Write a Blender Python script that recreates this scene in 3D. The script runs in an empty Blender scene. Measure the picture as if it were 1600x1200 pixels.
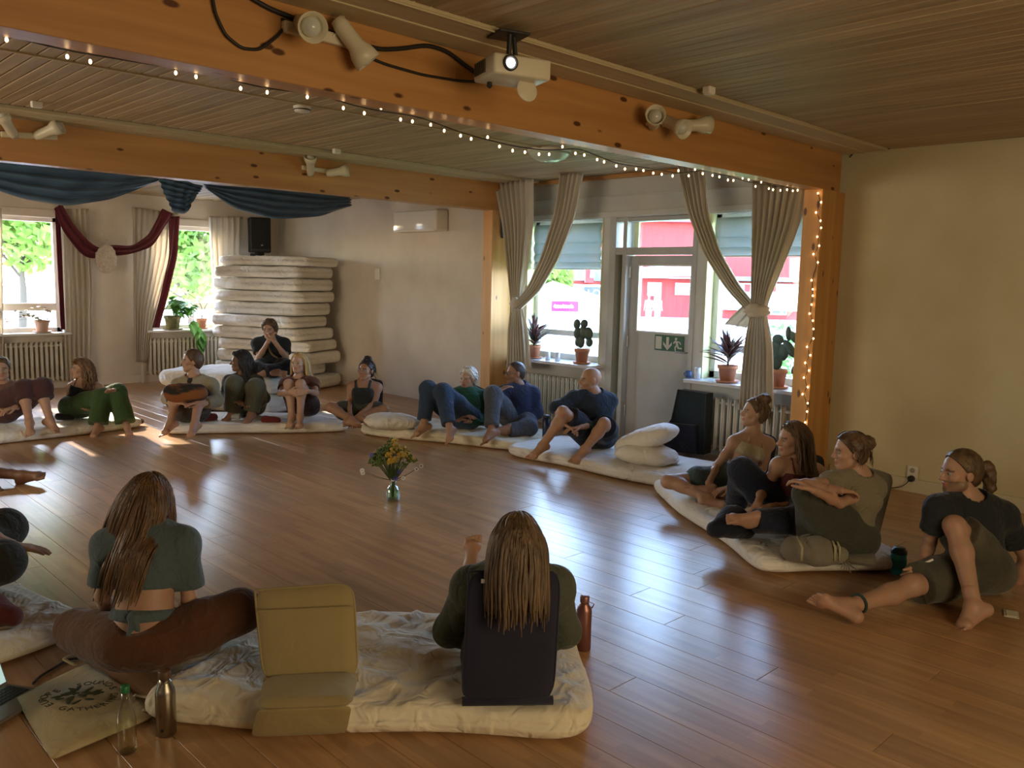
import bpy, bmesh, math, random
import numpy as np
from mathutils import Vector, Matrix
random.seed(7); np.random.seed(7)
SC = bpy.context.scene
COL = SC.collection
# ------------------------------------------------------------------ camera
YAW, PITCH, ROLL, FPX, CAMH = math.radians(44.27708), math.radians(7.02518), math.radians(1.29844), 1313.3255, 1.74
W, BACK, CEIL = 7.46, 13.6, 2.93           # door wall x, window wall y, ceiling height
_f = np.array([math.sin(YAW)*math.cos(PITCH), math.cos(YAW)*math.cos(PITCH), -math.sin(PITCH)])
_r = np.array([math.cos(YAW), -math.sin(YAW), 0.0]); _u = np.cross(_r, _f)
_c, _s = math.cos(ROLL), math.sin(ROLL)
CM = np.array([_c*_r+_s*_u, -_s*_r+_c*_u, _f]); CP = np.array([0, 0, CAMH])
def ray(px, py): return CM.T @ np.array([(px-800)/FPX, (600-py)/FPX, 1.0])
def P(px, py, ax, v):                       # photo pixel -> point on the plane axis=v
    r = ray(px, py); return CP + r*(v-CP[ax])/r[ax]
def PD(px, py, d): return CP + ray(px, py)*d
def depth(p): return float(CM[2] @ (np.asarray(p)-CP))
cam = bpy.data.cameras.new('camera'); camo = bpy.data.objects.new('camera', cam); COL.objects.link(camo)
cam.sensor_width = 36; cam.lens = FPX/1600*36; cam.clip_start = 0.05; cam.clip_end = 500
camo.matrix_world = Matrix(((CM[0][0], CM[1][0], -CM[2][0], 0), (CM[0][1], CM[1][1], -CM[2][1], 0), (CM[0][2], CM[1][2], -CM[2][2], CAMH), (0, 0, 0, 1)))
SC.camera = camo
# ------------------------------------------------------------------ sky, sun, lights, exposure
wd = bpy.data.worlds.new('sky'); SC.world = wd; wd.use_nodes = True
nt = wd.node_tree; bg = nt.nodes['Background']
sky = nt.nodes.new('ShaderNodeTexSky'); sky.sky_type = 'NISHITA'; sky.sun_disc = False
sky.sun_elevation = math.radians(30); sky.sun_rotation = math.radians(0); sky.dust_density = .6; sky.ozone_density = 2.5
nt.links.new(sky.outputs[0], bg.inputs[0]); bg.inputs[1].default_value = 2.4
def light(name, kind, loc, dirv, energy, color=(1, 1, 1), size=(1, 1), portal=False):
    l = bpy.data.lights.new(name, kind); l.energy = energy; l.color = color
    if kind == 'AREA':
        l.shape = 'RECTANGLE'; l.size, l.size_y = size
        l.cycles.is_portal = portal
    o = bpy.data.objects.new(name, l); COL.objects.link(o); o.location = loc
    o.rotation_euler = Vector(dirv).to_track_quat('-Z', 'Y').to_euler()
    return o
sun = light('sun', 'SUN', (0, 30, 20), (-0.05, -1, -0.45), 8.0, (1.0, .86, .66)); sun.data.angle = math.radians(.6)
# daylight openings
light('portal_door_bay', 'AREA', (W+.16, 5.5, 1.6), (-1, 0, 0), 1, size=(4.2, 1.75), portal=True)
light('portal_window', 'AREA', (3.4, BACK+.2, 1.65), (0, -1, 0), 1, size=(1.1, 1.8), portal=True)
light('portal_window', 'AREA', (5.75, BACK+.2, 1.65), (0, -1, 0), 1, size=(1.3, 1.8), portal=True)
# added warm fill lights at the closed walls behind and beside the camera
light('rear_fill_light', 'AREA', (1.8, -2.4, 1.7), (0, 1, -.05), 52, (1.0, .76, .46), (3.2, 1.5))
light('side_fill_light', 'AREA', (-2.4, 7.5, 1.7), (1, 0, -.05), 72, (1.0, .84, .62), (3.6, 1.5))
SC.view_settings.view_transform = 'Standard'; SC.view_settings.look = 'None'
SC.view_settings.gamma = 1; SC.view_settings.use_curve_mapping = False
SC.view_settings.exposure = 1.15
SC.cycles.use_denoising = True
SC.cycles.max_bounces = 9; SC.cycles.diffuse_bounces = 5; SC.cycles.glossy_bounces = 4; SC.cycles.transmission_bounces = 8; SC.cycles.transparent_max_bounces = 12
SC.cycles.sample_clamp_indirect = 6; SC.cycles.caustics_reflective = False; SC.cycles.caustics_refractive = False
# ------------------------------------------------------------------ helpers
def tag(o, label=None, cat=None, group=None, kind=None):
    if label: o['label'] = label
    if cat: o['category'] = cat
    if group: o['group'] = group
    if kind: o['kind'] = kind
    return o
def empty(name, loc=(0, 0, 0), label=None, cat=None, group=None, rz=0, kind=None):
    o = bpy.data.objects.new(name, None); COL.objects.link(o); o.location = loc; o.rotation_euler = (0, 0, rz)
    o.empty_display_size = .1
    return tag(o, label, cat, group, kind)
def mesh(name, V, F, smooth=False):
    m = bpy.data.meshes.new(name); m.from_pydata([tuple(map(float, v)) for v in V], [], [tuple(map(int, f)) for f in F])
    if smooth: m.polygons.foreach_set('use_smooth', [True]*len(m.polygons))
    m.update(); return m
def link(name, m, mat=None, parent=None, loc=None, rot=None):
    o = bpy.data.objects.new(name, m); COL.objects.link(o)
    if mat is not None and m is not None and len(m.materials) == 0: m.materials.append(mat)
    if parent is not None: o.parent = parent
    if loc is not None: o.location = loc
    if rot is not None: o.rotation_euler = rot
    return o
def join(*parts):
    V = []; F = []; n = 0
    for v, f in parts:
        V.extend([tuple(x) for x in v]); F.extend([tuple(i+n for i in q) for q in f]); n += len(v)
    return V, F
def obj(name, vf, mat, parent=None, smooth=False, **k):
    """one mesh object; vertices given in world space, kept in the parent's frame"""
    V, F = vf
    V = np.array(V, float)
    if parent is not None:
        bpy.context.view_layer.update() if False else None
        Mi = np.array(wmat(parent).inverted())
        V = V @ Mi[:3, :3].T + Mi[:3, 3]
    return tag(link(name, mesh(name, V, F, smooth), mat, parent), **k)
def wmat(o):
    m = Matrix.LocRotScale(o.location, o.rotation_euler, o.scale)
    return wmat(o.parent) @ m if o.parent else m
def box(c, s, rz=0.0, R=None):
    c = np.array(c, float); h = np.array(s, float)/2
    V = np.array([(x, y, z) for x in (-1, 1) for y in (-1, 1) for z in (-1, 1)])*h
    if R is None:
        cs, sn = math.cos(rz), math.sin(rz); R = np.array([[cs, -sn, 0], [sn, cs, 0], [0, 0, 1]])
    V = V @ np.array(R).T + c
    return V, [(0, 1, 3, 2), (4, 6, 7, 5), (0, 4, 5, 1), (2, 3, 7, 6), (0, 2, 6, 4), (1, 5, 7, 3)]
def box2(a, b):
    a = np.array(a, float); b = np.array(b, float); return box((a+b)/2, np.abs(b-a))
def rbox(c, s, r=.01, seg=2, rz=0.0, R=None):
    bm = bmesh.new(); bmesh.ops.create_cube(bm, size=1); bmesh.ops.scale(bm, vec=Vector(s), verts=bm.verts)
    bmesh.ops.bevel(bm, geom=list(bm.edges), offset=min(r, min(s)*.49), segments=seg, profile=.5, affect='EDGES')
    V = np.array([v.co[:] for v in bm.verts]); bm.verts.index_update(); F = [tuple(v.index for v in f.verts) for f in bm.faces]; bm.free()
    if R is None:
        cs, sn = math.cos(rz), math.sin(rz); R = np.array([[cs, -sn, 0], [sn, cs, 0], [0, 0, 1]])
    return V @ np.array(R).T + np.array(c), F
def frame_of(d, up=(0, 0, 1)):
    d = np.array(d, float); d = d/np.linalg.norm(d); up = np.array(up, float)
    if abs(d @ up) > .98: up = np.array([1., 0, 0])
    a = np.cross(up, d); a /= np.linalg.norm(a); b = np.cross(d, a); return a, b, d
def tube(pts, r, n=8, cap=True, flat=1.0):
    pts = np.array(pts, float); m = len(pts); r = np.broadcast_to(np.array(r, float), (m,))
    V = []; F = []; T = np.gradient(pts, axis=0); pa = None
    for i in range(m):
        d = T[i]/(np.linalg.norm(T[i])+1e-12)
        if pa is None: a, b, _ = frame_of(d)
        else:
            a = pa-d*(pa @ d); a /= (np.linalg.norm(a)+1e-12); b = np.cross(d, a)
        pa = a
        for k in range(n):
            t = 2*math.pi*k/n; V.append(pts[i]+r[i]*(math.cos(t)*a+flat*math.sin(t)*b))
    for i in range(m-1):
        for k in range(n):
            F.append((i*n+k, i*n+(k+1) % n, (i+1)*n+(k+1) % n, (i+1)*n+k))
    if cap: F.append(tuple(range(n-1, -1, -1))); F.append(tuple((m-1)*n+k for k in range(n)))
    return V, F
def lathe(prof, c=(0, 0, 0), n=20, axis=(0, 0, 1), cap=True):
    a, b, d = frame_of(axis); c = np.array(c, float); V = []; F = []
    for r, z in prof:
        for k in range(n):
            t = 2*math.pi*k/n; V.append(c+d*z+max(r, 1e-4)*(math.cos(t)*a+math.sin(t)*b))
    for i in range(len(prof)-1):
        for k in range(n): F.append((i*n+k, i*n+(k+1) % n, (i+1)*n+(k+1) % n, (i+1)*n+k))
    if cap: F.append(tuple(range(n-1, -1, -1))); F.append(tuple((len(prof)-1)*n+k for k in range(n)))
    return V, F
def grid(fn, nu, nv):
    V = [fn(i/nu, j/nv) for j in range(nv+1) for i in range(nu+1)]
    F = [(j*(nu+1)+i, j*(nu+1)+i+1, (j+1)*(nu+1)+i+1, (j+1)*(nu+1)+i) for j in range(nv) for i in range(nu)]
    return V, F
def thick(vf, t):
    """give a sheet real thickness along its vertex normals"""
    V = np.array(vf[0], float); F = vf[1]; N = np.zeros_like(V)
    for f in F:
        n = np.cross(V[f[1]]-V[f[0]], V[f[2]]-V[f[0]])
        for i in f: N[i] += n
    N /= (np.linalg.norm(N, axis=1, keepdims=True)+1e-12)
    n = len(V); V2 = np.vstack([V+N*t/2, V-N*t/2]); F2 = [tuple(f) for f in F]+[tuple(i+n for i in f[::-1]) for f in F]
    from collections import Counter
    E = Counter(); D = {}
    for f in F:
        for a, b in zip(f, f[1:]+f[:1]): E[frozenset((a, b))] += 1; D[frozenset((a, b))] = (a, b)
    for e, k in E.items():
        if k == 1: a, b = D[e]; F2.append((b, a, a+n, b+n))
    return V2, F2
def poly(pts, t, nrm):
    """flat outline extruded to a plate"""
    pts = [np.array(p, float) for p in pts]; nv = np.array(nrm, float)*t; n = len(pts)
    V = pts+[p+nv for p in pts]; F = [tuple(range(n-1, -1, -1)), tuple(range(n, 2*n))]
    for i in range(n): F.append((i, (i+1) % n, n+(i+1) % n, n+i))
    return V, F
def ellip(c, r, n=12, m=8, R=None):
    V = []; F = []
    for j in range(m+1):
        th = math.pi*j/m
        for i in range(n):
            ph = 2*math.pi*i/n; V.append((math.sin(th)*math.cos(ph)*r[0], math.sin(th)*math.sin(ph)*r[1], math.cos(th)*r[2]))
    V = np.array(V)
    if R is not None: V = V @ np.array(R).T
    V = V+np.array(c)
    for j in range(m):
        for i in range(n): F.append((j*n+i, (j+1)*n+i, (j+1)*n+(i+1) % n, j*n+(i+1) % n))
    return V, F
def copy_tree(o, parent=None, **k):
    c = o.copy(); COL.objects.link(c); c.parent = parent
    for ch in list(o.children): copy_tree(ch, c)
    if k: tag(c, **k)
    return c
def resample(pts, n):
    pts = np.array(pts, float); d = np.r_[0, np.cumsum(np.linalg.norm(np.diff(pts, axis=0), axis=1))]
    t = np.linspace(0, d[-1], n); return np.stack([np.interp(t, d, pts[:, i]) for i in range(pts.shape[1])], 1)
def smooth_path(pts, n=40):
    p = resample(pts, n)
    for _ in range(6):
        q = p.copy(); q[1:-1] = (p[:-2]+2*p[1:-1]+p[2:])/4; p = q
    return p
# ------------------------------------------------------------------ materials
MATS = {}
def mat(name, col, rough=.7, col2=None, scale=8.0, bump=0.0, bscale=40.0, metal=0.0, trans=0.0, spec=.5, emit=0.0, stretch=None, ior=1.45, sheen=0.0, alpha=1.0, subs=0.0, detail=4.0, fac=(.35, .65)):
    if name in MATS: return MATS[name]
    m = bpy.data.materials.new(name); m.use_nodes = True; nt = m.node_tree; b = nt.nodes['Principled BSDF']; L = nt.links.new
    b.inputs['Roughness'].default_value = rough; b.inputs['Metallic'].default_value = metal; b.inputs['Specular IOR Level'].default_value = spec
    b.inputs['Transmission Weight'].default_value = trans; b.inputs['IOR'].default_value = ior; b.inputs['Base Color'].default_value = (*col, 1)
    b.inputs['Alpha'].default_value = alpha
    if sheen: b.inputs['Sheen Weight'].default_value = sheen
    if subs: b.inputs['Subsurface Weight'].default_value = subs; b.inputs['Subsurface Radius'].default_value = (.02, .008, .004); b.inputs['Subsurface Scale'].default_value = .5
    if emit: b.inputs['Emission Color'].default_value = (*col, 1); b.inputs['Emission Strength'].default_value = emit
    if col2 is not None or bump:
        tc = nt.nodes.new('ShaderNodeTexCoord'); src = tc.outputs['Object']
        if stretch:
            mp = nt.nodes.new('ShaderNodeMapping'); mp.inputs['Scale'].default_value = stretch; L(src, mp.inputs[0]); src = mp.outputs[0]
    if col2 is not None:
        n = nt.nodes.new('ShaderNodeTexNoise'); n.inputs['Scale'].default_value = scale; n.inputs['Detail'].default_value = detail; L(src, n.inputs[0])
        r = nt.nodes.new('ShaderNodeValToRGB'); r.color_ramp.elements[0].color = (*col, 1); r.color_ramp.elements[1].color = (*col2, 1)
        r.color_ramp.elements[0].position, r.color_ramp.elements[1].position = fac
        L(n.outputs['Fac'], r.inputs[0]); L(r.outputs[0], b.inputs['Base Color'])
    if bump:
        n2 = nt.nodes.new('ShaderNodeTexNoise'); n2.inputs['Scale'].default_value = bscale; n2.inputs['Detail'].default_value = 3; L(src, n2.inputs[0])
        bp = nt.nodes.new('ShaderNodeBump'); bp.inputs['Strength'].default_value = bump; bp.inputs['Distance'].default_value = .01; L(n2.outputs['Fac'], bp.inputs['Height']); L(bp.outputs[0], b.inputs['Normal'])
    MATS[name] = m; return m
def wood(name, c1, c2, knot=None, axis=0, rough=.5, scale=1.0, objrand=0.0, staves=False, spec=.4):
    """long-grained wood, grain running along the given object axis; knots and per-plank tone"""
    if name in MATS: return MATS[name]
    m = bpy.data.materials.new(name); m.use_nodes = True; nt = m.node_tree; N = nt.nodes.new; L = nt.links.new; b = nt.nodes['Principled BSDF']
    b.inputs['Roughness'].default_value = rough; b.inputs['Specular IOR Level'].default_value = spec
    tc = N('ShaderNodeTexCoord'); mp = N('ShaderNodeMapping'); s = [22*scale]*3; s[axis] = 1.2*scale; mp.inputs['Scale'].default_value = s
    src = tc.outputs['Object']
    oi = N('ShaderNodeObjectInfo')
    if objrand:
        vm = N('ShaderNodeVectorMath'); vm.operation = 'ADD'; cmb = N('ShaderNodeCombineXYZ'); mu = N('ShaderNodeMath'); mu.operation = 'MULTIPLY'; mu.inputs[1].default_value = 37
        L(oi.outputs['Random'], mu.inputs[0]); [L(mu.outputs[0], cmb.inputs[i]) for i in range(3)]; L(src, vm.inputs[0]); L(cmb.outputs[0], vm.inputs[1]); L(vm.outputs[0], mp.inputs[0])
    else: L(src, mp.inputs[0])
    n = N('ShaderNodeTexNoise'); n.inputs['Scale'].default_value = 1; n.inputs['Detail'].default_value = 6; n.inputs['Roughness'].default_value = .6; L(mp.outputs[0], n.inputs[0])
    r = N('ShaderNodeValToRGB'); r.color_ramp.elements[0].color = (*c1, 1); r.color_ramp.elements[1].color = (*c2, 1); r.color_ramp.elements[0].position = .3; r.color_ramp.elements[1].position = .7
    L(n.outputs['Fac'], r.inputs[0]); out = r.outputs[0]
    def mix(a, fac, col, mode='MIX'):
        x = N('ShaderNodeMix'); x.data_type = 'RGBA'; x.blend_type = mode; L(a, x.inputs['A'])
        if isinstance(col, tuple): x.inputs['B'].default_value = (*col, 1)
        else: L(col, x.inputs['B'])
        if isinstance(fac, float): x.inputs['Factor'].default_value = fac
        else: L(fac, x.inputs['Factor'])
        return x.outputs['Result']
    if knot:
        v = N('ShaderNodeTexVoronoi'); mp2 = N('ShaderNodeMapping'); s2 = [8.5]*3; s2[axis] = 3.6; mp2.inputs['Scale'].default_value = s2; L(src, mp2.inputs[0]); L(mp2.outputs[0], v.inputs[0]); v.inputs['Scale'].default_value = 1
        kr = N('ShaderNodeValToRGB'); kr.color_ramp.elements[0].position = .10; kr.color_ramp.elements[0].color = (1, 1, 1, 1); kr.color_ramp.elements[1].position = .15; kr.color_ramp.elements[1].color = (0, 0, 0, 1)
        L(v.outputs['Distance'], kr.inputs[0]); out = mix(out, kr.outputs[0], knot)
    if staves:
        br = N('ShaderNodeTexBrick'); br.offset = .37; br.inputs['Color1'].default_value = (.55, .55, .55, 1); br.inputs['Color2'].default_value = (1.25, 1.2, 1.12, 1); br.inputs['Mortar'].default_value = (.75, .7, .65, 1)
        br.inputs['Scale'].default_value = 1; br.inputs['Mortar Size'].default_value = .0012; br.inputs['Brick Width'].default_value = .46; br.inputs['Row Height'].default_value = .0633; br.inputs['Bias'].default_value = .15
        rot = N('ShaderNodeMapping'); rot.inputs['Rotation'].default_value = (0, 0, math.pi/2); rot.inputs['Location'].default_value = (0, .095, 0)
        geo = N('ShaderNodeNewGeometry'); L(geo.outputs['Position'], rot.inputs[0]); L(rot.outputs[0], br.inputs[0]); out = mix(out, .40, br.outputs['Color'], 'MULTIPLY')
    if objrand:
        hs = N('ShaderNodeHueSaturation'); ma = N('ShaderNodeMapRange'); ma.inputs['To Min'].default_value = 1-objrand; ma.inputs['To Max'].default_value = 1+objrand; L(oi.outputs['Random'], ma.inputs['Value']); L(ma.outputs[0], hs.inputs['Value']); L(out, hs.inputs['Color']); out = hs.outputs[0]
    L(out, b.inputs['Base Color'])
    bp = N('ShaderNodeBump'); bp.inputs['Strength'].default_value = .12; bp.inputs['Distance'].default_value = .004; L(n.outputs['Fac'], bp.inputs['Height']); L(bp.outputs[0], b.inputs['Normal'])
    MATS[name] = m; return m
def cloth(name, col, col2=None, fold=.5, fscale=14.0, weave=0.0, rough=.9, stretch=(1, 1, 1), stripes=None, transl=0.0):
    """fabric with soft fold relief"""
    if name in MATS: return MATS[name]
    m = mat(name, col, rough, col2 or tuple(c*.8 for c in col), 3.0, spec=.2, sheen=.15); nt = m.node_tree; N = nt.nodes.new; L = nt.links.new; b = nt.nodes['Principled BSDF']
    tc = N('ShaderNodeTexCoord'); mp = N('ShaderNodeMapping'); mp.inputs['Scale'].default_value = stretch; L(tc.outputs['Object'], mp.inputs[0])
    n = N('ShaderNodeTexNoise'); n.inputs['Scale'].default_value = fscale; n.inputs['Detail'].default_value = 2.5; n.inputs['Distortion'].default_value = .8; L(mp.outputs[0], n.inputs[0])
    bp = N('ShaderNodeBump'); bp.inputs['Strength'].default_value = fold; bp.inputs['Distance'].default_value = .03; L(n.outputs['Fac'], bp.inputs['Height']); L(bp.outputs[0], b.inputs['Normal'])
    if transl:
        tr = N('ShaderNodeBsdfTranslucent'); tr.inputs[0].default_value = (*col, 1); ms = N('ShaderNodeMixShader'); ms.inputs[0].default_value = transl; L(b.outputs[0], ms.inputs[1]); L(tr.outputs[0], ms.inputs[2]); L(ms.outputs[0], nt.nodes['Material Output'].inputs[0])
    return m
def clear_mat(name, tint, gl=.12):
    if name in MATS: return MATS[name]
    m = bpy.data.materials.new(name); m.use_nodes = True; nt = m.node_tree; N = nt.nodes.new; L = nt.links.new; nt.nodes.remove(nt.nodes['Principled BSDF'])
    t = N('ShaderNodeBsdfTransparent'); t.inputs[0].default_value = (*tint, 1); g = N('ShaderNodeBsdfGlossy'); g.inputs['Roughness'].default_value = .05; mx = N('ShaderNodeMixShader'); lw = N('ShaderNodeLayerWeight'); lw.inputs[0].default_value = gl*2.2
    L(lw.outputs['Facing'], mx.inputs[0]); L(t.outputs[0], mx.inputs[1]); L(g.outputs[0], mx.inputs[2]); L(mx.outputs[0], nt.nodes['Material Output'].inputs[0]); MATS[name] = m; return m
def glass_mat():
    if 'window_glass' in MATS: return MATS['window_glass']
    m = bpy.data.materials.new('window_glass'); m.use_nodes = True; nt = m.node_tree; N = nt.nodes.new; L = nt.links.new; nt.nodes.remove(nt.nodes['Principled BSDF'])
    t = N('ShaderNodeBsdfTransparent'); g = N('ShaderNodeBsdfGlossy'); g.inputs['Roughness'].default_value = .02; mx = N('ShaderNodeMixShader'); mx.inputs[0].default_value = .05
    L(t.outputs[0], mx.inputs[1]); L(g.outputs[0], mx.inputs[2]); L(mx.outputs[0], nt.nodes['Material Output'].inputs[0]); MATS['window_glass'] = m; return m
# ================================================================== the setting
def inview(pts, m=60):
    for p in pts:
        q = CM @ (np.array(p)-CP)
        if q[2] > .3:
            x, y = 800+FPX*q[0]/q[2], 600-FPX*q[1]/q[2]
            if -m < x < 1600+m and -m < y < 1200+m: return True
    return False
M_FLOOR = wood('oak_parquet', (.36, .20, .090), (.50, .30, .15), axis=1, rough=.28, objrand=.10, staves=True, spec=.55)
M_GAP = mat('dark_gap', (.05, .03, .02), .9)
M_CEIL = wood('ceiling_boards', (.31, .215, .11), (.46, .34, .20), axis=1, rough=.6, objrand=.14)
M_STRIP = wood('pale_ceiling_strip', (.46, .37, .21), (.58, .49, .31), axis=0, rough=.6)
M_BEAM = wood('pine_beam', (.40, .185, .055), (.55, .285, .10), knot=(.10, .035, .012), axis=0, rough=.42, scale=.5)
M_POST = wood('pine_post', (.50, .24, .065), (.66, .36, .12), knot=(.12, .05, .02), axis=2, rough=.45, scale=.5)
M_WALL = mat('cream_plaster', (.60, .53, .44), .88, (.66, .59, .50), 2.2, .25, 30)
M_WALLR = mat('yellowed_plaster', (.55, .49, .29), .88, (.61, .55, .35), 2.0, .25, 30)
M_BAY = mat('grey_white_paint', (.52, .52, .49), .6, (.57, .57, .54), 3.0)
M_WOODW = mat('white_painted_wood', (.72, .72, .68), .45, (.66, .66, .62), 6)
M_DOOR = mat('grey_painted_door', (.42, .43, .43), .5, (.46, .47, .47), 4)
M_LIME = mat('pale_green_reveal_paint', (.66, .68, .38), .5)
M_FRAMEB = mat('beige_window_paint', (.66, .58, .48), .5)
GL = glass_mat()

fl = obj('floor', box2((-2.6, -2.6, -.12), (W+.1, BACK+.1, -.021)), M_GAP, kind='structure')
pm = mesh('plank', *rbox((0, 0, 0), (.1885, 2.198, .02), .0012, 1)); pm.materials.append(M_FLOOR)
random.seed(3); cnt = 0
for i in range(-3, 40):
    x = W-.095-.19*i; off = random.uniform(0, 2.2)
    if x < -.3: continue
    for j in range(-2, 8):
        y = off+2.2*j
        y0, y1 = y-1.1, y+1.1
        if y1 < .2 or y0 > BACK: continue
        if not inview([(x, yy, 0) for yy in np.linspace(max(y0, .3), min(y1, BACK), 6)]): continue
        if y1 > BACK or y0 < -1.5:
            L_ = min(y1, BACK)-y0; m2 = mesh('plank', *rbox((0, 0, 0), (.1885, L_-.002, .02), .0012, 1)); m2.materials.append(M_FLOOR); link('plank', m2, None, fl, (x, y0+L_/2, -.01))
        else: link('plank', pm, None, fl, (x, y, -.01))
        cnt += 1
ce = obj('ceiling', box2((-2.6, -2.6, CEIL+.02), (W+.3, BACK+.3, CEIL+.2)), M_GAP, kind='structure')
def ceil_bay(y0, y1, x0, x1, wdt=.095):
    m = mesh('plank', *rbox((0, 0, 0), (wdt-.006, y1-y0, .03), .005, 1)); m.materials.append(M_CEIL)
    n = int((x1-x0)/wdt)
    for i in range(n):
        x = x1-wdt*(i+.5)
        if inview([(x, y, CEIL) for y in np.linspace(y0, y1, 8)], 30): link('plank', m, None, ce, (x, (y0+y1)/2, CEIL+.015))
ceil_bay(-.6, 3.06, .4, 5.95)
ceil_bay(3.60, 7.12, -.2, W); ceil_bay(7.76, BACK, -.2, W)
m = mesh('plank', *rbox((0, 0, 0), (.498, 5.6, .03), .004, 1)); m.materials.append(M_CEIL)
for i in range(3): link('plank', m, None, ce, (W-.25-.5*i-.005, .26, CEIL+.012))
obj('trim_1', join(rbox((2.6, 3.345, CEIL-.008), (9.6, .19, .03), .004), rbox((2.6, 3.155, CEIL-.003), (9.6, .18, .03), .004), tube([(-2.2, 3.06, CEIL-.022), (7.4, 3.06, CEIL-.022)], .006, 6)), M_STRIP, kind='structure')
obj('trim_2', join(rbox((2.6, 7.5, CEIL-.008), (9.6, .2, .03), .004), rbox((2.6, 7.29, CEIL-.003), (9.6, .2, .03), .004)), M_STRIP, kind='structure')
obj('trim_3', rbox((2.6, 5.38, CEIL-.004), (9.5, .02, .012), .002), M_STRIP, kind='structure')
# beams and posts
XB = 7.01
b1 = obj('ceiling_beam', rbox((2.4, 3.515, 2.745), (9.9, .15, .335), .006), M_BEAM, kind='structure')
b2 = obj('ceiling_beam', rbox((2.4, 7.675, 2.745), (9.9, .15, .335), .006), M_BEAM, kind='structure')
def post(y):
    obj('post', join(rbox(((XB+W)/2+.01, y, 1.29), (W-XB-.02, .15, 2.58), .005), rbox((XB+.012, y, 1.29), (.024, .17, 2.58), .003)), M_POST, kind='structure')
post(3.515); post(7.675)
# walls with their openings
WL = (6.22, 7.42, .80, 2.46); DR = (4.96, 6.12, 0, 2.46); WR = (3.64, 4.84, .78, 2.46)
def wallx(name, y0, y1, holes, m):
    parts = []; ys = sorted(holes); y = y0
    for a, b, z0, z1 in ys:
        parts.append(box2((W, y, -.1), (W+.3, a, 3.1)))
        if z0 > 0: parts.append(box2((W, a, -.1), (W+.3, b, z0)))
        parts.append(box2((W, a, z1), (W+.3, b, 3.1))); y = b
    parts.append(box2((W, y, -.1), (W+.3, y1, 3.1)))
    return obj(name, join(*parts), m, kind='structure')
wallx('wall_right', -2.7, 3.52, [], M_WALLR)
wallx('wall_door_side', 3.52, 7.67, [WL, DR, WR], M_BAY)
wallx('wall_far_right', 7.67, BACK+.3, [], M_WALL)
HB = [(2.80, 3.92, .83, 2.50), (5.15, 6.40, .83, 2.50)]
parts = []; x = -2.9
for a, b, z0, z1 in HB:
    parts += [box2((x, BACK, -.1), (a, BACK+.3, 3.1)), box2((a, BACK, -.1), (b, BACK+.3, z0)), box2((a, BACK, z1), (b, BACK+.3, 3.1))]; x = b
parts.append(box2((x, BACK, -.1), (W+.3, BACK+.3, 3.1)))
obj('wall_back', join(*parts), M_WALL, kind='structure')
obj('wall_left', box2((-2.9, -2.9, -.1), (-2.6, BACK+.3, 3.1)), M_WALL, kind='structure')
obj('wall_front', box2((-2.9, -2.9, -.1), (W+.3, -2.6, 3.1)), M_WALLR, kind='structure')
obj('baseboard_back', join(*[rbox((1.5, BACK-.012, .06), (8.2, .024, .12), .004), rbox((6.5, BACK-.012, .06), (1.8, .024, .12), .004)]), M_FRAMEB, kind='structure')
obj('baseboard_right', join(rbox((W-.012, .4, .06), (.024, 6.0, .12), .004)), mat('cream_baseboard', (.60, .55, .38), .6), kind='structure')
obj('baseboard_far_right', rbox((W-.01, 10.68, .04), (.02, 5.8, .08), .004), M_WALL, kind='structure')
# back windows
def back_window(n, a, b, z0, z1, bar):
    e = empty('window_%d' % n, ((a+b)/2, BACK+.1, z0), kind='structure')
    fw = .07; y = BACK+.09
    obj('window_frame', join(rbox(((a+b)/2, y, z1-fw/2), (b-a, .08, fw), .006), rbox(((a+b)/2, y, z0+fw/2), (b-a, .08, fw), .006),
        rbox((a+fw/2, y, (z0+z1)/2), (fw, .08, z1-z0), .006), rbox((b-fw/2, y, (z0+z1)/2), (fw, .08, z1-z0), .006), rbox(((a+b)/2, BACK-.005, z1+.05), (b-a+.16, .03, .12), .008),
        rbox((a-.05, BACK-.005, (z0+z1)/2), (.1, .03, z1-z0), .008), rbox((b+.05, BACK-.005, (z0+z1)/2), (.1, .03, z1-z0), .008)), M_FRAMEB, e)
    obj('crossbar', rbox(((a+b)/2, y, bar), (b-a-.1, .07, .11), .006), M_FRAMEB, e)
    obj('pane', box(((a+b)/2, y, (bar+.055+z1-fw)/2), (b-a-2*fw, .006, z1-fw-bar-.055)), GL, e)
    obj('pane', box(((a+b)/2, y, (bar-.055+z0+fw)/2), (b-a-2*fw, .006, bar-.055-z0-fw)), GL, e)
    obj('window_sill', rbox(((a+b)/2, BACK-.06, z0-.015), (b-a+.14, .26, .035), .008), M_WOODW, e)
back_window(1, *HB[0], 1.20); back_window(2, *HB[1], 1.20)
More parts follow.
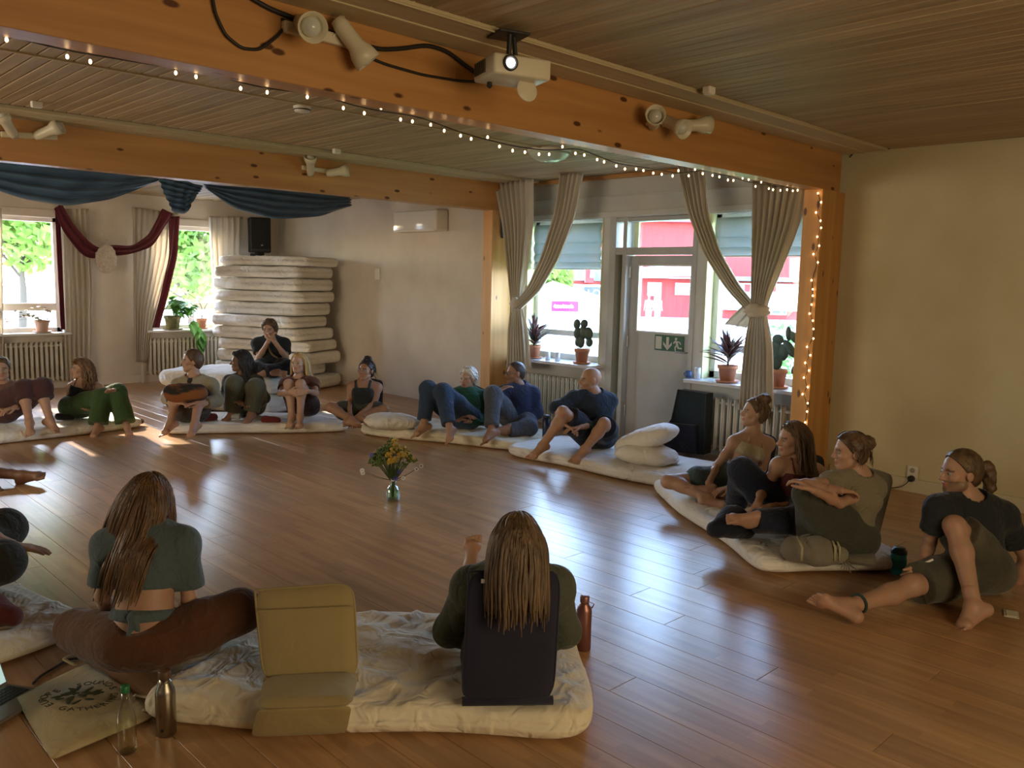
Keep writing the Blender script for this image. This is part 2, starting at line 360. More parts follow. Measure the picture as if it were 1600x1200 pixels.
# door-bay windows, door and transom
def bay_window(n, y0, y1, z0, z1, low):
    e = empty('window_%d' % n, (W+.15, (y0+y1)/2, z0), kind='structure'); fw = .075; x = W+.17
    obj('window_frame', join(rbox((x, (y0+y1)/2, z1-fw/2), (.09, y1-y0, fw), .006), rbox((x, (y0+y1)/2, z0+fw/2), (.09, y1-y0, fw), .006),
        rbox((x, y0+fw/2, (z0+z1)/2), (.09, fw, z1-z0), .006), rbox((x, y1-fw/2, (z0+z1)/2), (.09, fw, z1-z0), .006)), M_WOODW, e)
    obj('reveal', join(box((W+.06, y0+.006, (z0+z1)/2), (.14, .012, z1-z0)), box((W+.06, y1-.006, (z0+z1)/2), (.14, .012, z1-z0))), M_LIME, e)
    obj('crossbar', rbox((x, (y0+y1)/2, low), (.08, y1-y0-.12, .07), .006), M_WOODW, e)
    obj('pane', box((x, (y0+y1)/2, (low+.035+z1-fw)/2), (.006, y1-y0-2*fw, z1-fw-low-.035)), GL, e)
    obj('pane', box((x, (y0+y1)/2, (low-.035+z0+fw)/2), (.006, y1-y0-2*fw, low-.035-z0-fw)), GL, e)
    obj('window_sill', rbox((W-.06, (y0+y1)/2, z0-.02), (.36, y1-y0+.12, .035), .006), mat('sill_stone', (.62, .62, .64), .25), e)
bay_window(3, *WL, 1.12); bay_window(4, *WR, 1.10)
d = empty('door_1', (W+.1, 5.5, 0), kind='structure')
y0, y1 = 5.02, 5.87; x = W+.10
def dbox(ya, yb, za, zb, xx=x, t=.05): return rbox((xx, (ya+yb)/2, (za+zb)/2), (t, yb-ya, zb-za), .004)
obj('door_leaf', join(dbox(y0, 5.07, 0.01, 2.04), dbox(5.75, y1, .01, 2.04), dbox(5.07, 5.75, .01, 1.215), dbox(5.07, 5.75, 1.935, 2.04)), M_DOOR, d)
obj('pane', box((x, 5.41, 1.575), (.006, .70, .74)), GL, d)
obj('glazing_bead', join(dbox(5.06, 5.76, 1.205, 1.222, x-.03, .015), dbox(5.06, 5.76, 1.928, 1.945, x-.03, .015), dbox(5.745, 5.762, 1.21, 1.94, x-.03, .015), dbox(5.058, 5.075, 1.21, 1.94, x-.03, .015)), M_WOODW, d)
obj('door_frame', join(dbox(4.96, 5.015, 0, 2.46, W+.07, .16), dbox(5.875, 5.93, 0, 2.46, W+.07, .16), dbox(4.965, 6.115, 2.05, 2.13, W+.072, .146), dbox(4.965, 6.115, 2.41, 2.455, W+.072, .146), dbox(6.03, 6.12, 0, 2.46, W+.06, .14)), M_DOOR, d)
obj('reveal', join(dbox(5.93, 6.03, 0, 2.05, W+.12, .02), dbox(5.80, 5.87, 2.13, 2.41, W+.11, .02)), M_LIME, d)
obj('pane', box((W+.13, 5.43, 2.27), (.006, .86, .26)), GL, d)
obj('hinge', join(*[tube([(x-.04, 5.868, z), (x-.04, 5.868, z+.12)], .012, 8) for z in (1.03, .25, 1.8)]), mat('hinge_metal', (.5, .5, .5), .35, metal=.8), d)
obj('handle', join(tube([(x-.03, 5.07, 1.02), (x-.08, 5.07, 1.02), (x-.085, 5.19, 1.02)], .01, 8), lathe([(.025, 0), (.025, .01)], (x-.036, 5.07, 1.02), 14, (1, 0, 0))), mat('hinge_metal', (.5, .5, .5)), d)
obj('trim_4', join(rbox((W-.012, 5.6, 2.50), (.03, 4.1, .06), .005), rbox((W-.008, 5.6, 2.70), (.02, 4.1, .015), .003)), M_BAY, kind='structure')
obj('trim_5', rbox((W-.04, 5.6, 2.905), (.07, 4.1, .045), .005), M_BEAM, kind='structure')
# ================================================================== mattresses, pillows and cushions
M_SHEET = cloth('white_cotton_sheet', (.74, .71, .64), (.80, .78, .72), fold=1.0, fscale=9, rough=.8)
M_SHEETY = cloth('cream_cotton_sheet', (.70, .63, .46), (.77, .71, .56), fold=1.0, fscale=9, rough=.8)
def wrinkle(x, y, seed, amp):
    s = seed*1.7
    a = np.sin(9*x+4*y+s+1.8*np.sin(5*y+s))*np.sin(7*y-3*x+2*s)
    b = 1-np.abs(np.sin(6.5*x-9*y+s*2+1.3*np.sin(8*x+s)))
    c = 1-np.abs(np.sin(4*x+11*y-s+1.6*np.sin(5*x-s)))
    return amp*(.45*a+.8*b**6+.7*c**7)
def mattress(name, cx, cy, L_, Wd, T, rz, seed, z=0.0, m=None, nu=56, nv=28, amp=.012, label=None, group=None, sag=0.0, parent=None, edge=20):
    rng = np.random.RandomState(seed)
    def outline(u, v):          # rounded plan
        x = u*L_/2; y = v*Wd/2
        k = .10*L_/2
        x += .02*math.sin(3*v+seed)*abs(u)**4; y += .022*math.sin(5*u+seed*2)*abs(v)**4
        r = (abs(u)**11+abs(v)**11)**(1/11.) if (u or v) else 0
        mx = max(abs(u), abs(v)); s = mx/r if r > 1e-6 else 1
        return x*s, y*s
    V = []; F = []; cs, sn = math.cos(rz), math.sin(rz)
    for side in (1, 0):
        for j in range(nv+1):
            for i in range(nu+1):
                u = math.sin((i/nu-.5)*math.pi); v = math.sin((j/nv-.5)*math.pi)
                x, y = outline(u, v); e = max(abs(u), abs(v))
                prof = (max(0, 1-e**edge))**.42
                if side:
                    zz = T*.52+T*.46*prof+float(wrinkle(x, y, seed, amp))*prof-sag*math.exp(-((x/.3)**2+(y/.25)**2))
                else: zz = T*.52-T*.50*prof
                V.append((cx+x*cs-y*sn, cy+x*sn+y*cs, z+max(zz, .002)))
    n = (nu+1)*(nv+1)
    for j in range(nv):
        for i in range(nu):
            a = j*(nu+1)+i; q = (a, a+1, a+nu+2, a+nu+1); F.append(q); F.append(tuple(n+k for k in q[::-1]))
    rim = [i for i in range(nu+1)]+[(j+1)*(nu+1)-1 for j in range(1, nv+1)]+[nv*(nu+1)+i for i in range(nu-1, -1, -1)]+[j*(nu+1) for j in range(nv-1, 0, -1)]
    for a, b in zip(rim, rim[1:]+rim[:1]): F.append((b, a, n+a, n+b))
    return obj(name, (V, F), m or M_SHEET, None, True, label=label, cat='mattress', group=group)
G = 'futon mattresses laid in a circle'
MT = .115
mattress('futon_mattress', 2.045, 2.87, 1.76, .96, .13, math.radians(-45.5), 3, m=M_SHEETY, nu=90, nv=44, amp=.024, label='rumpled cream futon under the tan floor chair and dark floor chair', group=G)
mattress('futon_mattress', .62, 5.02, 2.0, .98, .13, math.radians(99), 5, m=M_SHEETY, nu=80, nv=40, amp=.024, label='rumpled white futon under the person with grey trousers', group=G)
mattress('futon_mattress', 2.52, 9.88, 2.05, .88, MT, math.radians(5), 8, label='white futon under the woman in green trousers', group=G)
mattress('futon_mattress', 4.58, 8.83, 1.98, .88, MT, math.radians(-33), 11, label='white futon under the blonde woman hugging her knees', group=G)
mattress('futon_mattress', 5.98, 7.02, 1.98, .88, MT, math.radians(-66), 13, m=M_SHEETY, label='white futon under the man in green sweater', group=G)
mattress('futon_mattress', 6.25, 5.02, 2.0, .94, MT, math.radians(-87), 17, label='white futon under the bald man by the door', group=G)
mattress('futon_mattress', 5.50, 3.02, 2.15, .98, MT, math.radians(56), 19, label='white futon under three women below the pine post', group=G)
# tall stack and low stack by the window wall
NST = 11
zt = 0.0; rng = np.random.RandomState(4)
for i in range(NST):
    T = [.20, .18, .19, .17, .19, .18, .20, .17, .19, .18, .15][i]
    mattress('stacked_mattress', 6.60+rng.uniform(-.09, .07), 12.18+rng.uniform(-.06, .06), 1.68+rng.uniform(-.1, .14), .94+rng.uniform(-.06, .08), (T-.004), math.radians(112+rng.uniform(-5, 4)), 30+i, z=zt, nu=44, nv=26, amp=.012, edge=44,
             label='folded white mattress in the tall stack, %s' % ['lowest of all', 'second from the floor', 'third from the floor', 'fourth from the floor', 'fifth from the floor', 'in the middle', 'fifth from the top', 'fourth from the top', 'third from the top', 'second from the top', 'topmost of all'][i], group='mattresses in the tall stack')
    zt += T+.003
for i in range(2):
    mattress('stacked_mattress', 5.08+.03*i, 10.42, 1.85, .98, .235, math.radians(112+2*i), 60+i, z=.255*i, nu=36, nv=20, amp=.02, label=['lower white mattress of the low pile beside the radiator', 'upper white mattress of the low pile, man in black on it'][i], group='mattresses in the low pile')
def pillow(c, s, rz, tilt, seed, label, group='pillows on the futons'):
    V, F = ellip((0, 0, 0), (1, 1, 1), 28, 18); V = np.array(V)
    V = np.sign(V)*np.abs(V)**np.array([.55, .55, 1.0]); V = V*np.array(s)/2
    V[:, 2] *= 1-.25*np.abs(V[:, 0]/(s[0]/2))**3; V[:, 2] += wrinkle(V[:, 0]*1.6, V[:, 1]*1.6, seed, .010)
    R = np.array(Matrix.Rotation(rz, 3, 'Z') @ Matrix.Rotation(tilt, 3, 'Y'))
    obj('pillow', (V @ R.T+np.array(c), F), M_SHEET, None, True, label=label, cat='pillow', group=group)
c = P(607, 660, 2, .2); pillow((c[0]+.1, c[1]+.1, .19), (.62, .42, .17), math.radians(-20), .05, 2, 'plump white pillow beside the woman with the topknot')
c = P(1000, 690, 2, .3); pillow((c[0]+.1, c[1], .318), (.60, .40, .20), math.radians(-75), -.38, 5, 'white pillow propped on top of another beside the bald man')
c = P(1005, 708, 2, .2); pillow((c[0]+.02, c[1]-.02, .19), (.56, .40, .18), math.radians(-70), .03, 6, 'white pillow lying under a second one beside the bald man')
c = P(1030, 715, 2, .16); pillow((c[0], c[1]-.02, .155), (.34, .22, .08), math.radians(-60), .02, 7, 'small folded white cloth next to the two pillows')
# ================================================================== radiators
M_RAD = mat('cream_radiator_enamel', (.58, .54, .45), .4)
M_RAD2 = mat('white_radiator_enamel', (.62, .62, .56), .4)
def radiator(c, length, h, n, axis, m, label, z0=.12):
    e = empty('radiator', c, label, 'radiator', 'radiators under the windows')
    s = length/n; w = .10
    vf = join(rbox((0, 0, h/2), (s*.62, w*.75, h*.96), s*.28, 2), rbox((0, 0, h*.5), (s*.3, w, h), s*.14, 2))
    if axis == 1: vf = (np.array(vf[0])[:, [1, 0, 2]], vf[1])
    sm = mesh('section', *vf, True); sm.materials.append(m)
    for i in range(n):
        t = -length/2+s*(i+.5); link('section', sm, None, e, (t, 0, z0) if axis == 0 else (0, t, z0))
    a = [(-length/2-.05, 0, z0+h*.9), (length/2, 0, z0+h*.9)]; b_ = [(-length/2-.02, 0, z0+h*.08), (length/2, 0, z0+h*.08)]
    pts = [a, b_, [(-length/2-.05, 0, z0+h*.9), (-length/2-.09, 0, z0+h*.6), (-length/2-.09, 0, 0)]]
    if axis == 1: pts = [[(q[1], q[0], q[2]) for q in p] for p in pts]
    obj('pipe', join(*[tube(np.array(p)+np.array(c), .016, 8) for p in pts]), m, e)
radiator((3.36, BACK-.10, 0), 1.05, .58, 16, 0, M_RAD, 'cream column radiator below the window beside the woman in green')
radiator((5.78, BACK-.10, 0), 1.35, .58, 20, 0, M_RAD, 'cream column radiator under the sill of trailing green plants')
radiator((W-.12, 6.82, 0), 1.0, .54, 14, 1, M_RAD2, 'white radiator behind the bald man and navy hoodie', .08)
radiator((W-.12, 4.30, 0), 1.0, .54, 14, 1, M_RAD2, 'white radiator beside the black instrument case', .08)
# ================================================================== curtains
M_CURT = cloth('white_curtain', (.66, .60, .50), (.70, .64, .55), fold=.12, fscale=5, transl=.28)
M_CURTB = cloth('cream_curtain', (.70, .63, .52), (.74, .67, .57), fold=.12, fscale=5, transl=.35)
M_MAROON = cloth('maroon_voile', (.15, .03, .042), (.19, .045, .055), fold=.3, transl=.25)
def curtain(name, ax, v, left, right, n, amp, m, label=None, cat='curtain', group=None, nu=None, nv=44, parent=None, off=0.0, gather=None):
    """pleated cloth hung in the plane axis=v between two pixel edge lines (same number of points)"""
    A = np.array([P(*p, ax, v) for p in left]); B = np.array([P(*p, ax, v) for p in right]); A = smooth_path(A, nv+1); B = smooth_path(B, nv+1)
    nrm = np.zeros(3); nrm[ax] = -1; nu = nu or n*8
    ph = np.random.RandomState(n).uniform(0, 6, 4)
    def fn(i, j):
        k = int(round(j*nv)); p = A[k]*(1-i)+B[k]*i; wd = np.linalg.norm(B[k]-A[k]); a = amp*(1 if gather is None else gather(j))
        f = math.sin(2*math.pi*n*i+.8*math.sin(ph[0]+5*i)+.5*math.sin(3*j+ph[1]))+.35*math.sin(4*math.pi*n*i+ph[2]+2*j)
        t = (.5*math.sin(2*math.pi*n*i+1.2))*wd/n*.35
        return p+nrm*(a*f+off)+(B[k]-A[k])/(wd+1e-9)*t
    return obj(name, thick(grid(fn, nu, nv), .004), m, parent, True, label=label, cat=cat, group=group)
XC = 7.10
gc = 'white curtains of the door bay'
e = None
t1 = lambda j: 1-.62*math.exp(-((j-.66)/.08)**2)
curtain('curtain', 0, XC, [(773, 287), (786, 350), (795, 420), (799, 470), (796, 510), (793, 575)], [(830, 279), (830, 350), (822, 420), (813, 470), (822, 510), (828, 575)], 7, .035, M_CURT, 'white curtain hanging straight against the yellow pine post, tied midway', group=gc, gather=t1)
curtain('curtain', 0, XC-.05, [(876, 272), (868, 330), (848, 400), (826, 450), (803, 476)], [(909, 270), (896, 340), (872, 405), (843, 455), (812, 484)], 5, .03, M_CURT, 'white curtain swept aside from the roman blind beside the door', group=gc)
curtain('curtain', 0, XC, [(1058, 255), (1075, 330), (1100, 395), (1135, 450), (1166, 484)], [(1098, 262), (1105, 335), (1125, 395), (1158, 450), (1182, 478)], 5, .03, M_CURT, 'white curtain swept away from the door toward the string lights', group=gc)
curtain('curtain', 0, XC-.05, [(1175, 282), (1176, 350), (1176, 420), (1174, 480), (1164, 540), (1154, 640)], [(1262, 290), (1243, 360), (1215, 430), (1195, 480), (1205, 540), (1206, 640)], 8, .035, M_CURT, 'white curtain tied into a knot beside the string lights', group=gc, gather=lambda j: 1-.62*math.exp(-((j-.57)/.08)**2))
def knot(px, py, ax, v, r, m, label, group, flat=(1, 1, 1)):
    c = P(px, py, ax, v); V, F = ellip((0, 0, 0), (1, 1, 1), 30, 18); V = np.array(V)
    d = 1+.10*np.sin(7*V[:, 2]+3*V[:, 1])+.06*np.sin(11*V[:, 1]-4*V[:, 2]); V = V*d[:, None]*np.array(r)
    obj('curtain_tie', (V+c, F), m, None, True, label=label, cat='curtain tie', group=group)
knot(806, 474, 0, XC-.05, (.055, .085, .07), M_CURT, 'knotted white tie gathering the curtain beside the yellow post', 'curtain ties')
knot(1182, 486, 0, XC-.06, (.06, .13, .065), M_CURT, 'thick knotted tie gathering the curtain beside the string lights', 'curtain ties')
curtain('curtain_tail', 0, XC-.03, [(1158, 478), (1145, 490), (1130, 506)], [(1184, 486), (1175, 496), (1164, 512)], 2, .02, M_CURT, 'short loose end of curtain below the thick tie', group=gc, nv=14)
YB = BACK-.14; gb = 'cream curtains of the back windows'
curtain('curtain', 1, YB, [(-30, 325), (-30, 450), (-30, 600)], [(2, 325), (3, 450), (4, 600)], 5, .03, M_CURTB, 'cream curtain at the window edge beside the seated person in maroon', group=gb)
curtain('curtain', 1, YB, [(92, 326), (95, 450), (102, 596)], [(138, 326), (143, 450), (143, 596)], 6, .03, M_CURTB, 'cream curtain hanging behind the curly haired woman', group=gb)
curtain('curtain', 1, YB, [(207, 323), (208, 400), (208, 480), (212, 566)], [(278, 333), (272, 400), (246, 480), (229, 566)], 8, .03, M_CURTB, 'cream curtain swept aside beside the trailing plants', group=gb)
curtain('curtain', 1, YB, [(325, 337), (330, 420), (338, 520)], [(379, 339), (377, 420), (365, 520)], 6, .03, M_CURTB, 'cream curtain hanging next to the tall mattress stack', group=gb)
curtain('scarf', 1, YB-.05, [(85, 330), (89, 420), (94, 515)], [(93, 330), (97, 420), (101, 515)], 2, .015, M_MAROON, 'narrow maroon cloth hanging straight at the window edge', 'scarf')
curtain('scarf', 1, YB-.04, [(262, 338), (263, 400), (250, 460), (237, 512)], [(279, 338), (276, 400), (262, 460), (248, 512)], 2, .015, M_MAROON, 'maroon cloth falling in front of the swept curtain', 'scarf')
def swag(name, ax, v, top, bot, m, label, cat, folds=5, amp=.04, nv=26, nu=60):
    """cloth slung between points: sagging folds, top and bottom pixel outlines"""
    A = smooth_path([P(*p, ax, v) for p in top], nu+1); B = smooth_path([P(*p, ax, v) for p in bot], nu+1); nrm = np.zeros(3); nrm[ax] = -1
    def fn(i, j):
        k = int(round(i*nu)); s = math.sin(math.pi*i)
        p = A[k]*(1-j)+B[k]*j; return p+nrm*(amp*math.sin(2*math.pi*folds*(j+.18*math.sin(3*i+.6)-.25*i*(1-i)))*(.4+.6*s)+.22*amp*math.sin(23*i+9*j))
    return obj(name, thick(grid(fn, nu, nv), .004), m, None, True, label=label, cat=cat)
swag('scarf', 1, YB-.09, [(96, 318), (112, 348), (140, 380), (160, 391), (168, 382), (205, 385), (232, 368), (254, 326)], [(84, 326), (98, 362), (124, 396), (141, 406), (158, 401), (200, 398), (238, 386), (271, 334)], M_MAROON, 'maroon scarf slung in a bow between the two windows', 'scarf', 2, .03, 12)
M_BLUE = cloth('blue_satin', (.055, .105, .175), (.075, .135, .21), fold=.35, fscale=5, rough=.5)
YD = 10.0
swag('drape', 1, YD, [(-20, 244), (60, 250), (150, 256), (262, 270)], [(-20, 292), (40, 312), (105, 322), (170, 312), (215, 296), (255, 280)], M_BLUE, 'blue satin drape sagging widely above the first window', 'drape', 4, .06)
swag('drape', 1, YD, [(318, 288), (400, 294), (470, 300), (546, 306)], [(326, 298), (370, 328), (430, 343), (500, 338), (549, 322)], M_BLUE, 'blue satin drape slung over the black loudspeaker', 'drape', 4, .06)
swag('drape', 1, YD-.05, [(244, 272), (265, 280), (290, 284), (318, 290)], [(268, 328), (278, 333), (290, 334), (304, 310)], M_BLUE, 'short knotted bunch of blue satin between the long drapes', 'drape', 6, .05)
curtain('drape', 0, W-.30, [(768, 300), (769, 340), (772, 372)], [(778, 300), (783, 340), (786, 372)], 2, .012, M_BLUE, 'strip of blue cloth on the yellow pine post', 'drape', nv=14)
# ornament on the scarf
c = P(166, 405, 1, YB-.14); e = empty('wall_ornament', c, 'white lace oval ornament hanging from the maroon scarf', 'ornament')
V, F = ellip((0, 0, 0), (.155, .035, .215), 24, 16); V = np.array(V); V *= (1+.07*np.sin(V[:, 0]*60)*np.sin(V[:, 2]*60))[:, None]
mo = mat('white_lace', (.62, .54, .44), .9, (.48, .40, .32), 30, .6, 60)
obj('lace_body', (V+c, F), mo, e, True); obj('loop', tube([c+np.array([0, 0, .2]), c+np.array([.03, 0, .26]), c+np.array([0, 0, .3])], .012, 6), mo, e)
# roman blinds of the door bay
M_BLIND = cloth('blue_grey_blind', (.50, .54, .54), (.55, .58, .57), fold=.1, transl=.35)
def blind(y0, y1, z1, zs, label):
    e = empty('roman_blind', (W+.09, (y0+y1)/2, z1), label, 'blind', 'roman blinds')
    z = z1
    for i, h in enumerate(zs):
        def fn(a, b, z=z, h=h): return np.array([W+.085-.022*math.sin(math.pi*b)-.004*math.sin(14*a+i), y0+(y1-y0)*a, z-h*b])
        obj('fold', thick(grid(fn, 16, 6), .006), M_BLIND, e, True); z -= h
    obj('rod', tube([(W+.06, y0, z), (W+.06, y1, z)], .008, 6), M_WOODW, e)
blind(6.30, 7.38, 2.42, [.22, .13, .10, .08], 'blue grey roman blind in the window beside the door hinges')
blind(3.66, 4.80, 2.42, [.20, .10, .09], 'blue grey roman blind behind the knotted curtain')
# ================================================================== wall and ceiling fittings
M_WPL = mat('white_plastic', (.72, .69, .60), .4); M_BLK = mat('black_plastic', (.02, .02, .02), .5); M_CABLE = mat('black_cable', (.018, .016, .015), .5)
# air conditioner
e = empty('air_conditioner', (W, 9.45, 2.52), 'white wall air conditioner below the pine beam', 'air conditioner')
obj('housing', rbox((W-.115, 9.44, 2.525), (.22, .98, .29), .03, 3), mat('white_gloss_plastic', (.66, .62, .55), .12), e, True)
obj('outlet_flap', rbox((W-.19, 9.44, 2.392), (.10, .90, .02), .006), M_WPL, e); obj('intake_grille', join(*[box((W-.2+.03*i, 9.44, 2.672), (.012, .9, .006)) for i in range(6)]), M_WPL, e)
# light switch / thermostat
c = P(590, 428, 0, W-.01); e = empty('wall_switch', c, 'white double switch plate beside the tall mattress stack', 'switch')
obj('plate', rbox(c, (.02, .12, .17), .006), M_WPL, e); obj('rocker', join(rbox(c+np.array([-.012, .0, .04]), (.012, .06, .06), .004), rbox(c+np.array([-.012, 0, -.04]), (.012, .06, .06), .004)), M_WPL, e)
# loudspeaker in the corner
c = np.array([6.95, BACK-.28, 2.40]); e = empty('loudspeaker', c, 'black loudspeaker mounted in the far corner', 'loudspeaker'); a = math.radians(-14)
R = np.array(Matrix.Rotation(math.radians(-20), 3, 'Z'))
obj('cabinet', rbox(c, (.34, .28, .58), .02, 2, R=R), M_BLK, e); obj('grille', rbox(c+R @ np.array([0, -.145, .02]), (.30, .015, .50), .01, R=R), mat('speaker_grille', (.012, .012, .012), .8, bump=.5, bscale=300), e)
obj('bracket', join(box(c+np.array([0, .0, -.33]), (.12, .1, .1)), box2(c+np.array([-.03, 0, -.36]), c+np.array([.03, .28, -.30]))), M_BLK, e); obj('badge', box(c+R @ np.array([.02, -.155, -.17]), (.03, .006, .02), R=R), mat('badge_grey', (.4, .4, .4), .4), e)
# spot lamps on the beams
M_LAMP = mat('cream_lamp_enamel', (.62, .57, .42), .35)
M_BULBOFF = mat('frosted_bulb', (.55, .55, .50), .12)
def spot_head(e, base, direction, s=1.0):
    d = np.array(direction, float); d /= np.linalg.norm(d); base = np.array(base, float)
    h = obj('spot_head', lathe([(.002, -.09), (.030, -.085), (.038, -.05), (.040, .05), (.056, .085), (.064, .14), (.060, .14), (.05, .10), (.002, .09)], base, 20, d, cap=False), M_LAMP, e, True)
    obj('bulb', ellip(base+d*.105, (.042, .042, .042)), M_BULBOFF, h, True)
    obj('swivel', tube([base, base+np.array([0, .03, 0]), base+np.array([0, .06, -.01])], .012, 8), M_LAMP, e)
def spot_bar(px0, px1, y, heads, label, w=.045):
    a = P(*px0, 1, y); b = P(*px1, 1, y); e = empty('spot_lamp', (a+b)/2, label, 'spot lamp', 'spot lamps screwed to the beams')
    dv = b-a; L_ = np.linalg.norm(dv); R = np.array([dv/L_, np.array([0, 1, 0]), np.cross(dv/L_, [0, 1, 0])]).T
    obj('bar', rbox((a+b)/2+np.array([0, -.02, 0]), (L_, .035, w), .008, R=R), M_LAMP, e)
    for (px, py), d in heads: spot_head(e, P(px, py, 1, y-.085), d)
spot_bar((438, 42), (556, 72), 3.44, [((476, 38), (-.25, -.9, -.32)), ((545, 56), (.55, -.25, -.72))], 'cream twin spot lamp hung with cables near the projector', .05)
spot_bar((1018, 188), (1092, 200), 3.44, [((1048, 192), (-.1, -.85, -.4)), ((1080, 196), (.8, -.35, .1)), ((1022, 190), (-.6, -.5, .1))], 'cream triple spot lamp at the beam end near the post')
spot_bar((0, 210), (88, 215), 7.60, [((15, 200), (-.4, -.4, .5)), ((70, 207), (.5, -.5, .3))], 'cream twin spot lamp above the blue satin drape')
spot_bar((470, 262), (535, 272), 7.60, [((485, 262), (-.3, -.5, .6)), ((523, 269), (.7, -.4, .15))], 'cream twin spot lamp above the black loudspeaker')
# projector
c = P(800, 112, 1, 3.02); e = empty('projector', c, 'white ceiling projector with round cover hanging open', 'projector')
rp = math.radians(38); R = np.array(Matrix.Rotation(-rp, 3, 'Z') @ Matrix.Rotation(math.radians(-4), 3, 'Y'))
R = np.array(Matrix.Rotation(math.radians(-18), 3, 'Z'))
M_PROJ = mat('cream_projector_plastic', (.62, .57, .43), .4)
def pj(x, y, z): return c+R @ np.array([x, y, z])
obj('housing', rbox(c, (.30, .24, .095), .014, 3, R=R), M_PROJ, e, True)
obj('lens', lathe([(.036, 0), (.036, .02), (.030, .022), (.026, .012), (.001, .010)], pj(-.07, -.115, .005), 24, R @ np.array([0, -1, 0]), cap=False), M_BLK, e, True)
obj('lens_glass', ellip(pj(-.07, -.128, .005), (.022, .022, .022)), mat('lit_lens', (1, .97, .9), .1, emit=4.0), e, True)
obj('vent_slats', join(*[box(pj(-.153, -.02+.022*i, .005), (.006, .008, .06), R=R) for i in range(6)]), mat('vent_dark', (.12, .10, .07), .8), e)
obj('lens_cover', lathe([(.001, 0), (.052, 0), (.056, .003), (.056, .007), (.052, .010), (.001, .010)], pj(.065, -.03, -.085), 28, R @ np.array([.1, -1, .15])), M_PROJ, e, True)
obj('foot', lathe([(.012, 0), (.014, -.02), (.004, -.03)], pj(-.09, .06, -.047), 12), M_BLK, e)
top = np.array([c[0]+.0, c[1], CEIL-.025])
obj('mount', join(rbox(top+np.array([0, .03, 0]), (.16, .16, .012), .003, R=R), tube([top+np.array([-.02, 0, 0]), pj(-.02, 0, .045)], .012, 8), tube([top+np.array([.025, .02, 0]), pj(.03, 0.02, .045)], .012, 8), rbox(pj(0, 0, .052), (.12, .10, .01), .003, R=R)), M_BLK, e)
# cables along the big beam
def cable(pts, y, label, r=.007, m=M_CABLE, ax=1):
    obj('cable', tube(smooth_path([P(*p, ax, y) for p in pts], 60), r, 7), m, None, True, label=label, cat='cable')
cable([(328, -30), (336, 20), (352, 55), (378, 76), (405, 78), (432, 58), (452, 34)], 3.425, 'black cable drooping in a loop from the twin spot lamp')
cable([(378, -12), (420, 14), (470, 32), (520, 52), (560, 66), (590, 78), (630, 76), (668, 70), (700, 80), (730, 105), (752, 118)], 3.428, 'thick black cable clipped along the beam to the projector', .011)
cable([(440, 30), (500, 55), (560, 82), (600, 100), (660, 117), (720, 127), (756, 128)], 3.43, 'black cable sagging under the lamp bar to the projector')
cable([(532, -20), (534, 10), (539, 36), (538, 44), (520, 56)], 3.40, 'thin white cord dropping from the ceiling to the twin spot lamp', .004, M_WPL)
cable([(1328, 246), (1332, 238), (1340, 233), (1360, 231), (1372, 231), (1380, 234), (1390, 232), (1480, 224), (1600, 213)], W-.012, 'thin black cable along the top of the yellowed wall', .005, M_CABLE, 0)
for (px, py, y, lab) in [(1108, 141, 3.05, 'small white junction box on the strip near the post lamp'), (57, 163, 7.18, 'small white junction box above the drape end spot lamp'), (526, 236, 7.18, 'small white junction box above the loudspeaker side lamp')]:
    c = P(px, py, 2, CEIL-.02); e = empty('junction_box', c, lab, 'junction box', 'junction boxes'); obj('case', rbox(c, (.07, .05, .04), .006), M_WPL, e); obj('lid', rbox(c+np.array([0, 0, -.022]), (.06, .042, .006), .002), M_WPL, e)
c = P(472, 172, 2, CEIL-.03); e = empty('smoke_detector', c, 'round white smoke detector on the boarded ceiling', 'smoke detector')
obj('base', lathe([(.06, .0), (.062, .025)], c, 24), M_WPL, e); obj('cap', lathe([(.030, -.018), (.052, -.012), (.06, 0)], c, 24), M_WPL, e, True); obj('slot', lathe([(.0605, -.004), (.0615, .004)], c, 24, cap=False), M_BLK, e)
c = P(858, 238, 2, CEIL-.02); e = empty('ceiling_lamp', c, 'pale green glass dome lamp on the boarded ceiling', 'lamp')
obj('glass_dome', lathe([(.001, -.095), (.08, -.088), (.145, -.062), (.185, -.025), (.195, 0)], c, 36), mat('pale_green_glass', (.50, .58, .48), .15), e, True); obj('rim', lathe([(.195, -.004), (.20, 0), (.20, .02)], c, 36, cap=False), M_WPL, e)
# exit sign on the door
gs = mat('exit_green', (.035, .12, .085), .5); ws = mat('exit_white', (.55, .56, .50), .5)
c = np.array([W+.068, 5.31, 1.105]); e = empty('exit_sign', c, 'green exit sign with arrow and running figure on the door', 'sign')
obj('plate', rbox(c, (.008, .375, .17), .003), gs, e)
def sg(pts): return poly([c+np.array([-.0045, -u*.001, v*.001]) for u, v in pts], .002, (-1, 0, 0))
obj('doorway_symbol', sg([(-172, -68), (-92, -68), (-92, 68), (-172, 68)]), ws, e)
obj('arrow_symbol', join(sg([(-32, -40), (2, -40), (2, 66), (-32, 66)]), sg([(-15, -76), (-15, -44), (-70, 14), (-70, -18)]), sg([(-15, -44), (-15, -76), (40, -18), (40, 14)])), ws, e)
circ = [(92+15*math.cos(t), 52+15*math.sin(t)) for t in np.linspace(0, 6.28, 12, endpoint=False)]
obj('runner_symbol', join(sg(circ), sg([(80, 34), (112, 30), (122, -10), (98, -14)]), sg([(78, 32), (56, 6), (66, -2), (90, 22)]), sg([(112, 30), (146, 22), (160, -4), (150, -8), (138, 12), (112, 16)]), sg([(98, -10), (122, -10), (130, -36), (172, -40), (172, -54), (118, -52)]), sg([(98, -10), (114, -16), (92, -44), (96, -76), (82, -76), (76, -38)])), ws, e)
